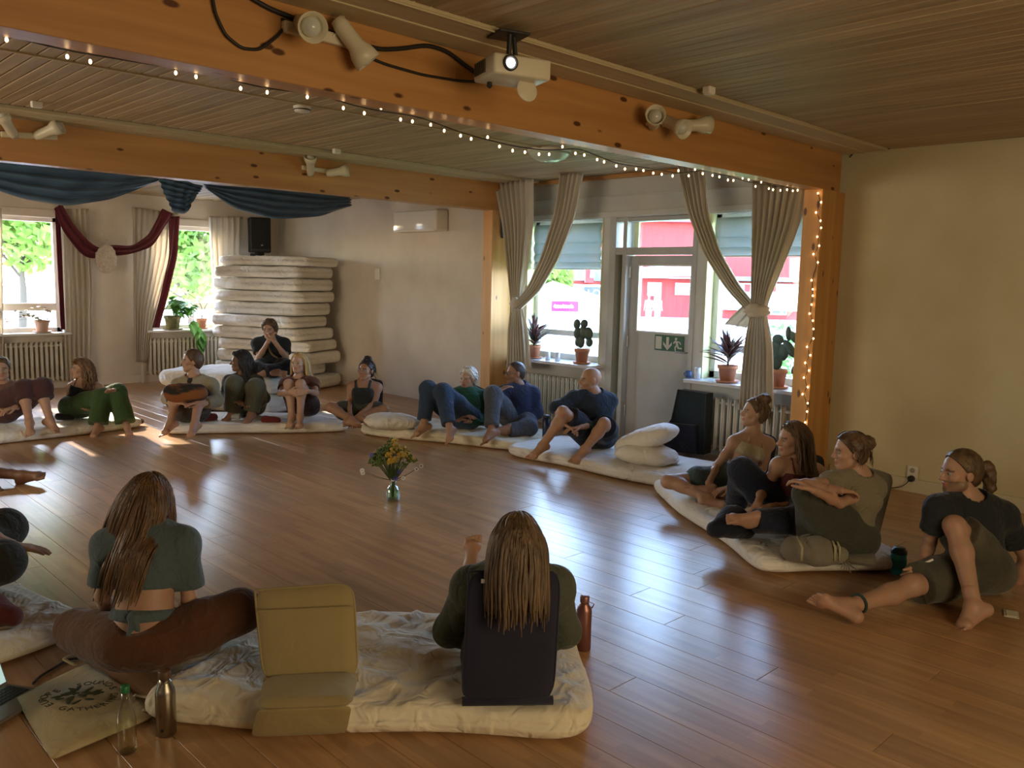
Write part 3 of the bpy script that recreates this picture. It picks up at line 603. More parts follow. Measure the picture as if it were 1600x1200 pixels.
# socket and plug on the yellowed wall
c = P(1426, 741, 0, W-.01); e = empty('wall_socket', c, 'cream double wall socket with black plug near the ponytailed man', 'socket')
obj('plate', rbox(c, (.03, .09, .15), .008), M_WPL, e); obj('plug', lathe([(.028, 0), (.026, .03), (.012, .045)], c+np.array([-.015, .0, -.035]), 16, (-1, 0, 0)), M_BLK, e)
obj('socket_hole', lathe([(.022, 0), (.022, .003)], c+np.array([-.014, 0, .035]), 18, (-1, 0, 0)), mat('socket_grey', (.35, .33, .27), .5), e)
obj('cord', tube(smooth_path([c+np.array([-.05, .0, -.04]), c+np.array([-.05, .05, -.12]), c+np.array([-.04, .35, -.19]), c+np.array([-.03, .6, -.20])], 24), .004, 6), M_BLK, e)
# string of lights under the big beam and down the post
M_LED = mat('warm_led', (1.0, .62, .28), .4, emit=7.0)
e = empty('string_lights', (4, 3.6, 2.55), 'string of tiny warm lights along the beam and down the post', 'string lights')
w1 = [(-5, 50), (30, 60), (60, 68), (110, 80), (180, 91), (250, 103), (310, 109), (355, 123), (405, 136), (440, 141), (500, 147), (545, 163), (590, 173), (640, 180), (660, 184), (685, 194), (720, 207), (760, 218), (800, 228), (850, 235), (905, 232), (935, 244), (965, 256), (1010, 262), (1060, 271), (1100, 266), (1140, 276), (1172, 285), (1215, 292), (1258, 294), (1282, 300)]
pa = smooth_path([P(*p, 1, 3.62) for p in w1], 220)
w2 = [(1278, 302), (1283, 316), (1275, 332), (1282, 345), (1283, 356), (1277, 370), (1280, 384), (1271, 397), (1278, 410), (1268, 438), (1270, 452), (1270, 462), (1268, 476), (1265, 490), (1270, 501), (1271, 514), (1271, 529), (1261, 542), (1266, 555), (1258, 567), (1264, 579), (1256, 590), (1262, 605), (1254, 616), (1262, 630), (1261, 643), (1258, 660)]
pb = smooth_path([P(*p, 0, XB-.012) for p in w2], 120)
obj('wire', join(tube(pa, .0035, 5), tube(pb, .003, 5)), M_CABLE, e, True)
bm_ = mesh('bulb', *ellip((0, 0, 0), (.0062, .0062, .009), 8, 6), True); bm_.materials.append(M_LED)
rng = np.random.RandomState(2); off0 = np.array(e.location)
for k in range(62):
    i = int((k+.3)*219/62); p = pa[i]+np.array([rng.uniform(-.01, .01), rng.uniform(-.01, .01), rng.choice([-.028, -.026, -.02, .016])]); link('bulb', bm_, None, e, tuple(p-off0))
    
for px, py in w2: link('bulb', bm_, None, e, tuple(P(px, py, 0, XB-.02)-off0))
# ================================================================== people: smooth implicit bodies
def surface_nets(V, org, h):
    s = V < 0; nx, ny, nz = V.shape
    c = [s[i:nx-1+i, j:ny-1+j, k:nz-1+k] for i in (0, 1) for j in (0, 1) for k in (0, 1)]
    n = sum(x.astype(np.int8) for x in c); act = (n > 0) & (n < 8)
    I = np.argwhere(act)
    if len(I) == 0: return np.zeros((0, 3)), np.zeros((0, 4), int)
    idx = -np.ones(act.shape, np.int32); idx[act] = np.arange(len(I))
    acc = np.zeros((len(I), 3)); cntr = np.zeros(len(I))
    offs = [(i, j, k) for i in (0, 1) for j in (0, 1) for k in (0, 1)]
    for a in offs:
        for ax in range(3):
            if a[ax]: continue
            b = list(a); b[ax] = 1
            va = V[I[:, 0]+a[0], I[:, 1]+a[1], I[:, 2]+a[2]]; vb = V[I[:, 0]+b[0], I[:, 1]+b[1], I[:, 2]+b[2]]
            m = (va < 0) != (vb < 0); t = np.where(m, va/np.where(m, va-vb, 1), 0)
            p = np.tile(np.array(a, float), (len(I), 1)); p[:, ax] += t
            acc[m] += p[m]; cntr[m] += 1
    pts = (I+acc/cntr[:, None])*h+org
    Q = []
    for ax in range(3):
        o1, o2 = (ax+1) % 3, (ax+2) % 3
        sl = [slice(1, d-1) for d in V.shape]; sl[ax] = slice(0, V.shape[ax]-1); sl2 = list(sl); sl2[ax] = slice(1, V.shape[ax])
        A = s[tuple(sl)]; B = s[tuple(sl2)]; E = np.argwhere(A != B)
        if len(E) == 0: continue
        fl = A[E[:, 0], E[:, 1], E[:, 2]]; st = np.array([1, 1, 1]); st[ax] = 0; C = E+st
        def cell(d1, d2):
            q = C.copy(); q[:, o1] -= d1; q[:, o2] -= d2; return idx[q[:, 0], q[:, 1], q[:, 2]]
        q = np.stack([cell(1, 1), cell(0, 1), cell(0, 0), cell(1, 0)], 1); q[~fl] = q[~fl][:, ::-1]; Q.append(q)
    return pts, np.vstack(Q)
def nz3(p): p = np.asarray(p, float); return p/(np.linalg.norm(p)+1e-12)
class Field:
    """list of primitives blended smoothly, sampled on a grid"""
    def __init__(s): s.pr = []; s.cut = []; s.pc = {}
    def cone(s, a, b, ra, rb, k=.02, flat=False, sq=None): s.pr.append(('c', np.array(a, float), np.array(b, float), ra, rb, k, flat)); return s
    def ell(s, c, r, R=None, k=.03): s.pr.append(('e', np.array(c, float), np.array(r, float), np.eye(3) if R is None else np.array(R), k)); return s
    def sub(s, c, r, k=.01): s.pr.append(('s', np.array(c, float), r, k)); return s
    def plane(s, p, n): s.cut.append(('p', np.array(p, float), nz3(n))); return s
    def hole(s, c, r): s.cut.append(('h', np.array(c, float), r)); return s
    def holec(s, a, b, r): s.cut.append(('t', np.array(a, float), np.array(b, float), r)); return s
    def clip(s, i0, p, n):
        for i in range(i0, len(s.pr)): s.pc.setdefault(i, []).append((np.array(p, float), nz3(n)))
    def bounds(s):
        lo = []; hi = []
        for p in s.pr:
            if p[0] == 'c': r = max(p[3], p[4]); lo.append(np.minimum(p[1], p[2])-r); hi.append(np.maximum(p[1], p[2])+r)
            elif p[0] == 'e': r = p[2].max(); lo.append(p[1]-r); hi.append(p[1]+r)
        return np.min(lo, 0), np.max(hi, 0)
    def mesh(s, h, box_=None, noise=0.0, nf=18.0, seed=0, drop=None):
        lo, hi = s.bounds()
        if box_ is not None: lo = np.maximum(lo, box_[0]); hi = np.minimum(hi, box_[1])
        lo = lo-3*h; hi = hi+3*h
        n = np.maximum(np.ceil((hi-lo)/h).astype(int)+1, 4); V = np.full(n, .15, np.float32)
        ax = [lo[i]+h*np.arange(n[i]) for i in range(3)]
        for ip, p in enumerate(s.pr):
            k = p[5] if p[0] == 'c' else (p[4] if p[0] == 'e' else p[3]); mg = k+3*h+.01
            if p[0] == 'c': r = max(p[3], p[4]); a = np.minimum(p[1], p[2])-r-mg; b = np.maximum(p[1], p[2])+r+mg
            elif p[0] == 'e': a = p[1]-p[2].max()-mg; b = p[1]+p[2].max()+mg
            else: a = p[1]-p[2]-mg; b = p[1]+p[2]+mg
            i0 = np.clip(np.floor((a-lo)/h).astype(int), 0, n); i1 = np.clip(np.ceil((b-lo)/h).astype(int)+1, 0, n)
            if np.any(i1 <= i0): continue
            X = ax[0][i0[0]:i1[0], None, None]; Y = ax[1][None, i0[1]:i1[1], None]; Z = ax[2][None, None, i0[2]:i1[2]]
            if p[0] == 'c':
                ba = p[2]-p[1]; L2 = ba @ ba+1e-12; t0 = ((X-p[1][0])*ba[0]+(Y-p[1][1])*ba[1]+(Z-p[1][2])*ba[2])/L2; t = np.clip(t0, 0, 1)
                d = np.sqrt((X-p[1][0]-ba[0]*t)**2+(Y-p[1][1]-ba[1]*t)**2+(Z-p[1][2]-ba[2]*t)**2)-(p[3]+(p[4]-p[3])*t)
                if p[6]: d = np.maximum(d, (t0-1)*math.sqrt(L2))
            elif p[0] == 'e':
                R = p[3]; q = [(X-p[1][0])*R[0, i]+(Y-p[1][1])*R[1, i]+(Z-p[1][2])*R[2, i] for i in range(3)]
                k0 = np.sqrt(sum((q[i]/p[2][i])**2 for i in range(3)))+1e-6; k1 = np.sqrt(sum((q[i]/p[2][i]**2)**2 for i in range(3)))+1e-6; d = k0*(k0-1)/k1
            else:
                d = np.sqrt((X-p[1][0])**2+(Y-p[1][1])**2+(Z-p[1][2])**2)-p[2]
            for (cp_, cn_) in s.pc.get(ip, ()): d = np.maximum(d, (X-cp_[0])*cn_[0]+(Y-cp_[1])*cn_[1]+(Z-cp_[2])*cn_[2])
            sl = (slice(i0[0], i1[0]), slice(i0[1], i1[1]), slice(i0[2], i1[2])); v = V[sl]; d = d.astype(np.float32)
            if p[0] == 's':
                hh = np.maximum(k-np.abs(v+d), 0)/k; V[sl] = np.maximum(v, -d)+hh*hh*k*.25
            else:
                hh = np.maximum(k-np.abs(v-d), 0)/k; V[sl] = np.minimum(v, d)-hh*hh*k*.25
        X, Y, Z = ax[0][:, None, None], ax[1][None, :, None], ax[2][None, None, :]
        if noise:
            f = nf; V += (noise*(np.sin(f*X+1.3*f*Y*.6+seed)*np.sin(f*.9*Z-f*.5*Y+2*seed)+.6*np.sin(1.9*f*Z+f*X*1.1+3*seed)*np.sin(1.7*f*Y-f*X+seed))).astype(np.float32)
        for c in s.cut:
            if c[0] == 'p': V = np.maximum(V, ((X-c[1][0])*c[2][0]+(Y-c[1][1])*c[2][1]+(Z-c[1][2])*c[2][2]).astype(np.float32))
            elif c[0] == 'h': V = np.maximum(V, (c[2]-np.sqrt((X-c[1][0])**2+(Y-c[1][1])**2+(Z-c[1][2])**2)).astype(np.float32))
            else:
                ba = c[2]-c[1]; t = np.clip(((X-c[1][0])*ba[0]+(Y-c[1][1])*ba[1]+(Z-c[1][2])*ba[2])/(ba @ ba), 0, 1)
                V = np.maximum(V, (c[3]-np.sqrt((X-c[1][0]-ba[0]*t)**2+(Y-c[1][1]-ba[1]*t)**2+(Z-c[1][2]-ba[2]*t)**2)).astype(np.float32))
        if box_ is not None:      # open cut at the box faces
            pts, q = surface_nets(V, lo, h); 
        else: pts, q = surface_nets(V, lo, h)
        return pts, q
def fast_mesh(name, parts, mat_, cols=None):
    V = np.vstack([p for p, q in parts]); F = []; n = 0
    for p, q in parts: F.append(q+n); n += len(p)
    F = np.vstack(F); m = bpy.data.meshes.new(name); m.vertices.add(len(V)); m.vertices.foreach_set('co', V.astype(np.float32).ravel())
    m.loops.add(len(F)*4); m.loops.foreach_set('vertex_index', F.astype(np.int32).ravel()); m.polygons.add(len(F)); m.polygons.foreach_set('loop_start', np.arange(0, len(F)*4, 4, dtype=np.int32))
    m.update(calc_edges=True); m.validate(); m.polygons.foreach_set('use_smooth', [True]*len(m.polygons))
    if cols is not None:
        at = m.color_attributes.new('tone', 'FLOAT_COLOR', 'POINT'); at.data.foreach_set('color', np.hstack([cols, np.ones((len(cols), 1))]).astype(np.float32).ravel())
    m.materials.append(mat_); return m
def skin_mat():
    if 'skin' in MATS: return MATS['skin']
    m = bpy.data.materials.new('skin'); m.use_nodes = True; nt = m.node_tree; b = nt.nodes['Principled BSDF']; a = nt.nodes.new('ShaderNodeAttribute'); a.attribute_name = 'tone'
    n = nt.nodes.new('ShaderNodeTexNoise'); n.inputs['Scale'].default_value = 22; mx = nt.nodes.new('ShaderNodeMix'); mx.data_type = 'RGBA'; mx.blend_type = 'MULTIPLY'; mx.inputs['Factor'].default_value = .25
    nt.links.new(a.outputs['Color'], mx.inputs['A']); nt.links.new(n.outputs['Color'], mx.inputs['B']); nt.links.new(mx.outputs['Result'], b.inputs['Base Color'])
    b.inputs['Roughness'].default_value = .5; b.inputs['Specular IOR Level'].default_value = .35; b.inputs['Subsurface Weight'].default_value = .12; b.inputs['Subsurface Radius'].default_value = (.02, .008, .004); b.inputs['Subsurface Scale'].default_value = .3
    MATS['skin'] = m; return m
def hair_mat(col):
    nm = 'hair_%02d%02d%02d' % tuple(int(c*99) for c in col)
    return mat(nm, tuple(c*.55 for c in col), .45, tuple(min(1, c*1.35) for c in col), 30, .4, 120, stretch=(1, 1, .15), spec=.4)
def cam_dir(deg, pitch=0.0):
    """horizontal direction in the room: 0 looks to the camera, -90 to picture left, 90 to picture right, 180 away"""
    fw = nz3([_f[0], _f[1], 0]); a = math.radians(deg); d = -fw*math.cos(a)+_r*math.sin(a); p = math.radians(pitch); return d*math.cos(p)+np.array([0, 0, math.sin(p)])
LEN = dict(torso=.47, neckhead=.195, sh=.17, ua=.285, fa=.25, hand=.17, th=.42, shin=.41, foot=.165)
def solve(J, s=1.0):
    """photo pixels -> joints: contact joints by the surface they rest on, the others by bone length"""
    L_ = {k: v*s for k, v in LEN.items()}; K = {}
    def onray(px, py, t): return CP+ray(px, py)*t
    def by_len(parent, px, py, L0, mode):
        r = ray(px, py); o = CP-K[parent]; a = r @ r; b = 2*(o @ r); c = o @ o-L0*L0; D = b*b-4*a*c
        if D < 0: return CP+r*(-b/(2*a))
        return CP+r*((-b-math.sqrt(D))/(2*a) if mode == 'n' else (-b+math.sqrt(D))/(2*a))
    def put(n, spec, parent=None, L0=None):
        if len(spec) == 2: spec = (*spec, 'n')
        px, py, m = spec[:3]
        if m == 'z': K[n] = P(px, py, 2, spec[3])
        elif m == 'd': K[n] = onray(px, py, depth(K['pel'])+spec[3])
        elif m == 'at': K[n] = onray(px, py, depth(K[spec[3]])+spec[4])
        elif m == 'o': K[n] = K[parent]+cam_dir(spec[3])*.155*s+np.array([0, 0, -.055*s])
        elif m == 'w': K[n] = np.array(spec[3], float)
        else: K[n] = by_len(parent, px, py, L0, m)
    def ik(n, spec, p1, L1, p2, L2):
        if len(spec) > 2 and spec[2] in ('z', 'd', 'at', 'w'): return put(n, spec)
        px, py = spec[:2]; d0 = (depth(K[p1])+depth(K[p2]))/2; ts = np.linspace(d0-.6, d0+.6, 601); r = ray(px, py); pts = CP+ts[:, None]*r
        c = (np.linalg.norm(pts-K[p1], axis=1)-L1)**2+(np.linalg.norm(pts-K[p2], axis=1)-L2)**2
        if len(spec) > 2: c = np.where((ts < d0) == (spec[2] == 'n'), c, c+.02)
        c = c+np.where(pts[:, 2] < .03, 1, 0)
        K[n] = pts[np.argmin(c)]
    put('pel', J['pel']); put('neck', J['neck'], 'pel', L_['torso']); put('head', J['head'], 'neck', L_['neckhead'])
    for x in 'ab':
        put('s'+x, J['s'+x], 'neck', L_['sh'])
    lat = K['sb']-K['sa']; lat[2] *= .3; lat = nz3(lat)
    if 'lat' in J: lat = nz3(J['lat'])
    K['lat'] = lat
    for x, sg_ in (('a', -1), ('b', 1)):
        K['h'+x] = K['pel']+lat*sg_*.085*s
        put('a'+x, J['a'+x], 'pel', .5); ik('k'+x, J['k'+x], 'h'+x, L_['th'], 'a'+x, L_['shin']); put('t'+x, J['t'+x], 'a'+x, L_['foot'])
        put('w'+x, J['w'+x], 's'+x, .4*s); ik('e'+x, J['e'+x], 's'+x, L_['ua'], 'w'+x, L_['fa']); put('f'+x, J['f'+x], 'w'+x, L_['hand'])
    kn = (K['ka']+K['kb'])/2-K['pel']; K['sgn'] = 1.0 if np.cross([0, 0, 1], lat) @ kn > 0 else -1.0; K['lat'] = lat*K['sgn']; K['lat2'] = (K['sb']-K['sa'])*K['sgn']
    return K
def torso_prims(F, K, s, fem, inf=0.0, shoulders=True, k=.045):
    s = s*.93
    pel, neck = K['pel'], K['neck']; up = nz3(neck-pel); lat = nz3(K['lat']-up*(K['lat'] @ up)); lat2 = nz3(K['lat2']-up*(K['lat2'] @ up)); fw = nz3(np.cross(up, lat)); fw2 = nz3(np.cross(up, lat2)); H = np.linalg.norm(neck-pel)
    R = np.stack([lat, fw, up], 1); R2 = np.stack([lat2, fw2, up], 1)
    sw = s*(.97 if fem else 1.04)
    F.ell(pel+up*.02, np.array([.165*(1.03 if fem else .97), .118, .125])*s+inf, R, k)
    F.ell(pel+up*H*.36, np.array([.125 if fem else .145, .098, .14])*s+inf, R, k)
    F.ell(pel+up*H*.68+fw2*.01, np.array([.138*sw/s, .104, .15])*s+inf, R2, k)
    F.ell(pel+up*H*.86, np.array([.135*sw/s, .085, .085])*s+inf, R2, k)
    if fem:
        for sg_ in (-1, 1): F.ell(pel+up*H*.66+fw2*.082*s+lat2*sg_*.066*s, np.array([.058, .05, .058])*s+inf*.8, R2, .03)
    if shoulders:
        F.cone(K['sa']*.92+neck*.08, K['sb']*.92+neck*.08, .056*s+inf, .056*s+inf, k); 
        for x in 'ab': F.cone(neck+up*.035*s, K['s'+x], .048*s+inf, .046*s+inf, k)
    return up, fw2, lat2
def head_frame(K, face, pitch, tilt=0.0):
    f = cam_dir(face, pitch); u = nz3(np.array([0, 0, 1.0])-f*f[2]); r = np.cross(f, u); t = math.radians(tilt); u2 = u*math.cos(t)+r*math.sin(t); r2 = np.cross(f, u2); return r2, f, u2
def head_prims(F, c, r, f, u, s):
    R = np.stack([r, f, u], 1)
    def q(x, y, z): return c+(r*x+f*y+u*z)*s
    F.ell(q(0, -.012, .032), np.array([.076, .096, .086])*s, R, .02)
    F.ell(q(0, .030, -.040), np.array([.057, .060, .078])*s, R, .03)
    F.ell(q(0, .060, -.092), np.array([.026, .022, .018])*s, R, .025)
    F.cone(q(-.045, .015, -.065), q(-.012, .066, -.092), .020*s, .016*s, .02); F.cone(q(.045, .015, -.065), q(.012, .066, -.092), .020*s, .016*s, .02)
    F.ell(q(0, .074, .022), np.array([.050, .014, .010])*s, R, .018)
    for x in (-1, 1):
        F.ell(q(x*.040, .058, -.022), np.array([.022, .020, .018])*s, R, .02)
        F.sub(q(x*.031, .100, .004), .0165*s, .014)
        F.ell(q(x*.078, -.010, -.004), np.array([.009, .020, .033])*s, R, .008)
    F.cone(q(0, .086, .012), q(0, .108, -.026), .0085*s, .0120*s, .012); F.ell(q(-.012, .096, -.030), np.array([.008, .009, .007])*s, R, .006); F.ell(q(.012, .096, -.030), np.array([.008, .009, .007])*s, R, .006)
    F.ell(q(0, .086, -.0535), np.array([.023, .010, .0062])*s, R, .006); F.ell(q(0, .084, -.066), np.array([.020, .010, .0068])*s, R, .006)
def hand_prims(F, w, tip, pn, s, curl=.35, thumb=1, spread=.06):
    d = nz3(tip-w); pn = nz3(pn-d*(pn @ d)); lt = np.cross(d, pn)*thumb
    for i, (o, fl) in enumerate([(.030, .94), (.010, 1.04), (-.010, 1.0), (-.028, .80)]):
        kn = w+d*.088*s*(1 if i < 3 else .95)+lt*o*s
        F.cone(w+lt*o*.6*s, kn, .0135*s, .0110*s, .014)
        a = 0.0; p = kn; dd = nz3(d+lt*spread*(o/.03))
        for L0, r0, r1 in ((.043, .0098, .0088), (.027, .0088, .0078), (.021, .0078, .0066)):
            a += curl; v = dd*math.cos(a)+pn*math.sin(a); e_ = p+v*L0*fl*s; F.cone(p, e_, r0*s, r1*s, .004); p = e_
    b0 = w+d*.022*s+lt*.022*s; m0 = b0+nz3(d*.75+lt*.65+pn*.3)*.045*s; m1 = m0+nz3(d*.95+lt*.30+pn*.35)*.033*s; m2 = m1+nz3(d+pn*.4)*.026*s
    F.cone(b0, m0, .0145*s, .0118*s, .010); F.cone(m0, m1, .0112*s, .0098*s, .005); F.cone(m1, m2, .0098*s, .0078*s, .004)
def foot_prims(F, an, toe, kn, s):
    fw = nz3(toe-an); up = nz3((kn-an)-fw*((kn-an) @ fw)); lt = np.cross(fw, up)
    heel = an-fw*.048*s-up*.038*s; ball = an+fw*.115*s-up*.052*s
    F.cone(an, heel, .036*s, .031*s, .025); F.cone(heel, ball, .029*s, .027*s, .025); F.cone(an+fw*.02*s, ball+up*.01*s, .034*s, .026*s, .03)
    F.cone(ball-lt*.026*s, ball+lt*.026*s, .0215*s, .0215*s, .02)
    for i, (o, l) in enumerate([(.034, .058), (.014, .056), (-.002, .050), (-.017, .043), (-.031, .035)]):
        r = .0125 if i == 0 else .0092
        F.cone(ball+lt*o*s-up*.006*s, ball+lt*o*1.08*s+fw*l*s-up*.010*s, r*1.05*s, r*.9*s, .005)
def body_field(K, s, fem, hd, hands, arms=1.0):
    r, f, u, = hd
    F = Field(); torso_prims(F, K, s, fem)
    neck, head = K['neck'], K['head']
    F.cone(neck, head-u*.05*s-f*.012*s, .056*s if fem else .062*s, .050*s if fem else .056*s, .03)
    g = .86 if fem else .94
    s0, s = s, s*.93
    for x in 'ab':
        F.ell(K['s'+x], np.array([.060, .060, .060])*s*g, None, .04)
        m = K['s'+x]*.45+K['e'+x]*.55
        F.cone(K['s'+x], m, .052*s*g, .046*s*g, .03); F.cone(m, K['e'+x], .046*s*g, .038*s*g, .02)
        m = K['e'+x]*.68+K['w'+x]*.32; F.cone(K['e'+x], m, .040*s*g, .041*s*g, .02); F.cone(m, K['w'+x], .040*s*g, .0265*s*g, .02)
        m = K['h'+x]*.5+K['k'+x]*.5; F.cone(K['h'+x], m, .094*s, .080*s, .04); F.cone(m, K['k'+x], .080*s, .058*s, .03)
        sh = K['a'+x]-K['k'+x]; bk = nz3((K['h'+x]-K['k'+x])-nz3(sh)*((K['h'+x]-K['k'+x]) @ nz3(sh)))
        m = K['k'+x]+sh*.32+bk*.018*s; F.cone(K['k'+x], m, .055*s, .057*s, .03); F.cone(m, K['a'+x], .056*s, .036*s, .03); F.ell(K['k'+x]-bk*.02*s, np.array([.045]*3)*s, None, .03)
    return F
def strands(K, hd, s, n, length, col, seed, wave=.0, bias=(0, 0, 0), spread=.02, region=None, wid=.006, back=True, curl_f=26, off=.012, avoid=True):
    """hair locks growing from the scalp, falling outside head and shoulders"""
    r, f, u = hd; c = K['head']+(-.012*f+.032*u)*s; R = np.stack([r, f, u], 1); rad = np.array([.080, .100, .090])*s+off
    rng = np.random.RandomState(seed); D = []
    while len(D) < n:
        v = nz3(rng.normal(size=3))
        if v[1] > .55 and v[2] < .75: continue
        if v[2] < -.35: continue
        if v[1] > .2 and v[2] < .15: continue
        if region is not None and not region(v): continue
        D.append(v)
    D = np.array(D); pos = c+(D*rad) @ R.T; nrm = nz3v(D @ R.T); part = (D[:, :1]*r*1.0)
    dirs = nz3v(nrm*.25+(D[:, :1])*r*.6-u*.35-f*.35); step = length/14.0; paths = [pos.copy()]; b = np.array(bias, float)
    ax = K['pel']-K['neck']; al = ax @ ax; lens = rng.uniform(.72, 1.05, n)
    ph = rng.uniform(0, 6.28, n)
    for i in range(14):
        dirs = nz3v(dirs*.62+np.array([0, 0, -1])*.42+b*.12+rng.normal(size=(n, 3))*spread)
        p2 = pos+dirs*(step*lens)[:, None]
        if wave:
            sd = nz3v(np.cross(dirs, nrm)); p2 = p2+sd*(wave*np.cos(ph+i*curl_f*step*1.2))[:, None]
        q = (p2-c) @ R; fr = (q[:, 1] > .025*s) & (q[:, 2] < .04*s); q[fr, 1] = .025*s; sd_ = fr & (np.abs(q[:, 0]) < .07*s); q[sd_, 0] = np.sign(q[sd_, 0]+1e-6)*.078*s; e = np.linalg.norm(q/rad, axis=1); ins = e < 1.02; q[ins] *= (1.02/e[ins])[:, None]; p2 = q @ R.T+c
        if avoid:
            t = np.clip(((p2-K['neck']) @ ax)/al, -.02, 1); cp = K['neck']+t[:, None]*ax; dv = p2-cp; dl = np.linalg.norm(dv, axis=1); rr = np.interp(t, [0, .06, .2, 1], [.075, .115, .138, .135])*s; lat = K['lat']; inl = dl < rr
            dv2 = dv-(dv @ lat)[:, None]*lat; dn = np.linalg.norm(dv2, axis=1)+1e-6; need = np.sqrt(np.maximum(rr**2-(np.abs(dv @ lat)*.6)**2, 0)); push = inl & (dn < need)
            p2[push] += (dv2/dn[:, None]*(need-dn)[:, None])[push]
        pos = p2; paths.append(pos.copy())
    Pp = np.stack(paths, 1)
    for _ in range(4 if wave < .01 else 0): Pp[:, 1:-1] = (Pp[:, :-2]+2*Pp[:, 1:-1]+Pp[:, 2:])/4
    V = []; Q = []; m = Pp.shape[1]; k = 5
    T = np.gradient(Pp, axis=1); T = T/(np.linalg.norm(T, axis=2, keepdims=True)+1e-9)
    A = np.cross(T, np.array([.3, .5, .81])); A /= (np.linalg.norm(A, axis=2, keepdims=True)+1e-9); B = np.cross(T, A)
    rr = wid*np.interp(np.arange(m), [0, 2, m*.7, m-1], [.8, 1.15, 1.0, .25])[None, :, None]*rng.uniform(.7, 1.4, (n, 1, 1))
    ring = np.stack([Pp+rr*(math.cos(6.2832*j/k)*A+.7*math.sin(6.2832*j/k)*B) for j in range(k)], 2)   # n,m,k,3
    V = ring.reshape(-1, 3); base = (np.arange(n)*m*k)[:, None, None]+(np.arange(m-1)*k)[None, :, None]; j = np.arange(k)[None, None, :]
    Q = np.stack([base+j, base+(j+1) % k, base+k+(j+1) % k, base+k+j], 3).reshape(-1, 4)
    return V, Q
def nz3v(a): return a/(np.linalg.norm(a, axis=1, keepdims=True)+1e-9)
def cap_field(K, hd, s, th=.012, front=.045, low=-.02, slope=1.15, back=None):
    r, f, u = hd; R = np.stack([r, f, u], 1); F = Field(); F.ell(K['head']+(-.014*f+.034*u)*s, np.array([.077, .098, .088])*s+th, R, .02)
    F.ell(K['head']+(-.045*f-.01*u)*s, np.array([.070, .062, .075])*s+th*.8, R, .03)
    n = nz3(f*slope-u*.8); F.plane(K['head']+(front*f+.045*u)*s, n)          # hairline
    F.plane(K['head']+(low*u+.02*f)*s, nz3(f*.75-u*.75)) if back is None else F.plane(K['head']+back*u*s, -u)
    return F
NP = [0]
def person(label, J, s=1.0, face=0, pitch=0, tilt=0, fem=True, skin=(.45, .26, .17), hair=None, hcol=(.12, .07, .04), clothes=(), pn=(None, None), thumb=(1, 1), curl=(.3, .3), fine=.0055, coarse=.011, group='people seated in a circle on the floor', beard=0.0, eyes=True, extra=None):
    K = solve(J, s); hd = head_frame(K, face, pitch, tilt); r, f, u = hd; NP[0] += 1; sd = NP[0]
    e = empty('person', (K['pel'][0], K['pel'][1], max(0, K['pel'][2]-.12)), label, 'person', group)
    F = body_field(K, s, fem, hd, None); parts = [F.mesh(coarse)]
    H = Field(); head_prims(H, K['head'], r, f, u, s); H.cone(K['neck']*.4+K['head']*.6-u*.03*s-f*.015*s, K['head']-u*.05*s-f*.012*s, .050*s, .050*s, .03); parts.append(H.mesh(fine)); nh0 = len(parts[0][0]); nh1 = nh0+len(parts[1][0])
    for i, x in enumerate('ab'):
        Hn = Field(); d = nz3(K['w'+x]-K['e'+x]); Hn.cone(K['w'+x]-d*.06*s, K['w'+x], .031*s*(.92 if fem else 1), .0262*s*(.92 if fem else 1), .015)
        p_ = pn[i] if pn[i] is not None else np.array([0, 0, -1.0]); hand_prims(Hn, K['w'+x], K['f'+x], np.array(p_, float), s, curl[i], thumb[i]); parts.append(Hn.mesh(fine*.85))
        Ff = Field(); d = nz3(K['a'+x]-K['k'+x]); Ff.cone(K['a'+x]-d*.08*s, K['a'+x], .040*s, .036*s, .02); foot_prims(Ff, K['a'+x], K['t'+x], K['k'+x], s); parts.append(Ff.mesh(fine))
    n = sum(len(p) for p, q in parts); cols = np.tile(np.array(skin), (n, 1)); hp = parts[1][0]; q = (hp-K['head']) @ np.stack([r, f, u], 1)/s; hc = cols[nh0:nh1]
    lips = (np.abs(q[:, 0]) < .024) & (q[:, 1] > .074) & (q[:, 2] < -.046) & (q[:, 2] > -.073); hc[lips] = np.array(skin)*np.array([.95, .62, .62])
    brow = (np.abs(np.abs(q[:, 0])-.032) < .020) & (q[:, 1] > .055) & (np.abs(q[:, 2]-.024+.12*np.abs(np.abs(q[:, 0])-.03)) < .0055); hc[brow] = np.array(hcol)*.7+np.array(skin)*.15
    if beard:
        bd = (q[:, 2] < -.035) & (q[:, 1] > -.01) & ~lips; hc[bd] = hc[bd]*(1-beard)+np.array(hcol)*beard
    cols[nh0:nh1] = hc
    def put(name, prts, m, cols=None, parent=e, lab=None):
        off = np.array(wmat(parent).translation); o = link(name, fast_mesh(name, [(p-off, q) for p, q in prts], m, cols), None, parent); return tag(o, label=lab)
    put('body', parts, skin_mat(), cols)
    if eyes:
        me = mat('eye_white', (.26, .24, .22), .2); mi = mat('eye_iris', (.02, .015, .012), .1)
        for x in (-1, 1):
            c = K['head']+(r*x*.031+f*.0735+u*.004)*s; ev = obj('eye', ellip(c, (.0122*s,)*3, 12, 8), me, e, True); obj('iris', ellip(c+f*.0075*s, (.0062*s,)*3, 10, 6), mi, ev, True)
    hm = hair_mat(hcol)
    if hair is not None:
        prts = hair(K, hd, s, sd); 
        if prts: put('hair', prts, hm)
    for c in clothes:
        nm, m, fn = c; F = fn(K, s, fem, hd); z = fn.nz if hasattr(fn, 'nz') else .0032
        put(nm, [F.mesh(coarse*.95, noise=z, nf=17, seed=sd)], m)
    if extra: extra(K, hd, s, e, put)
    return e, K
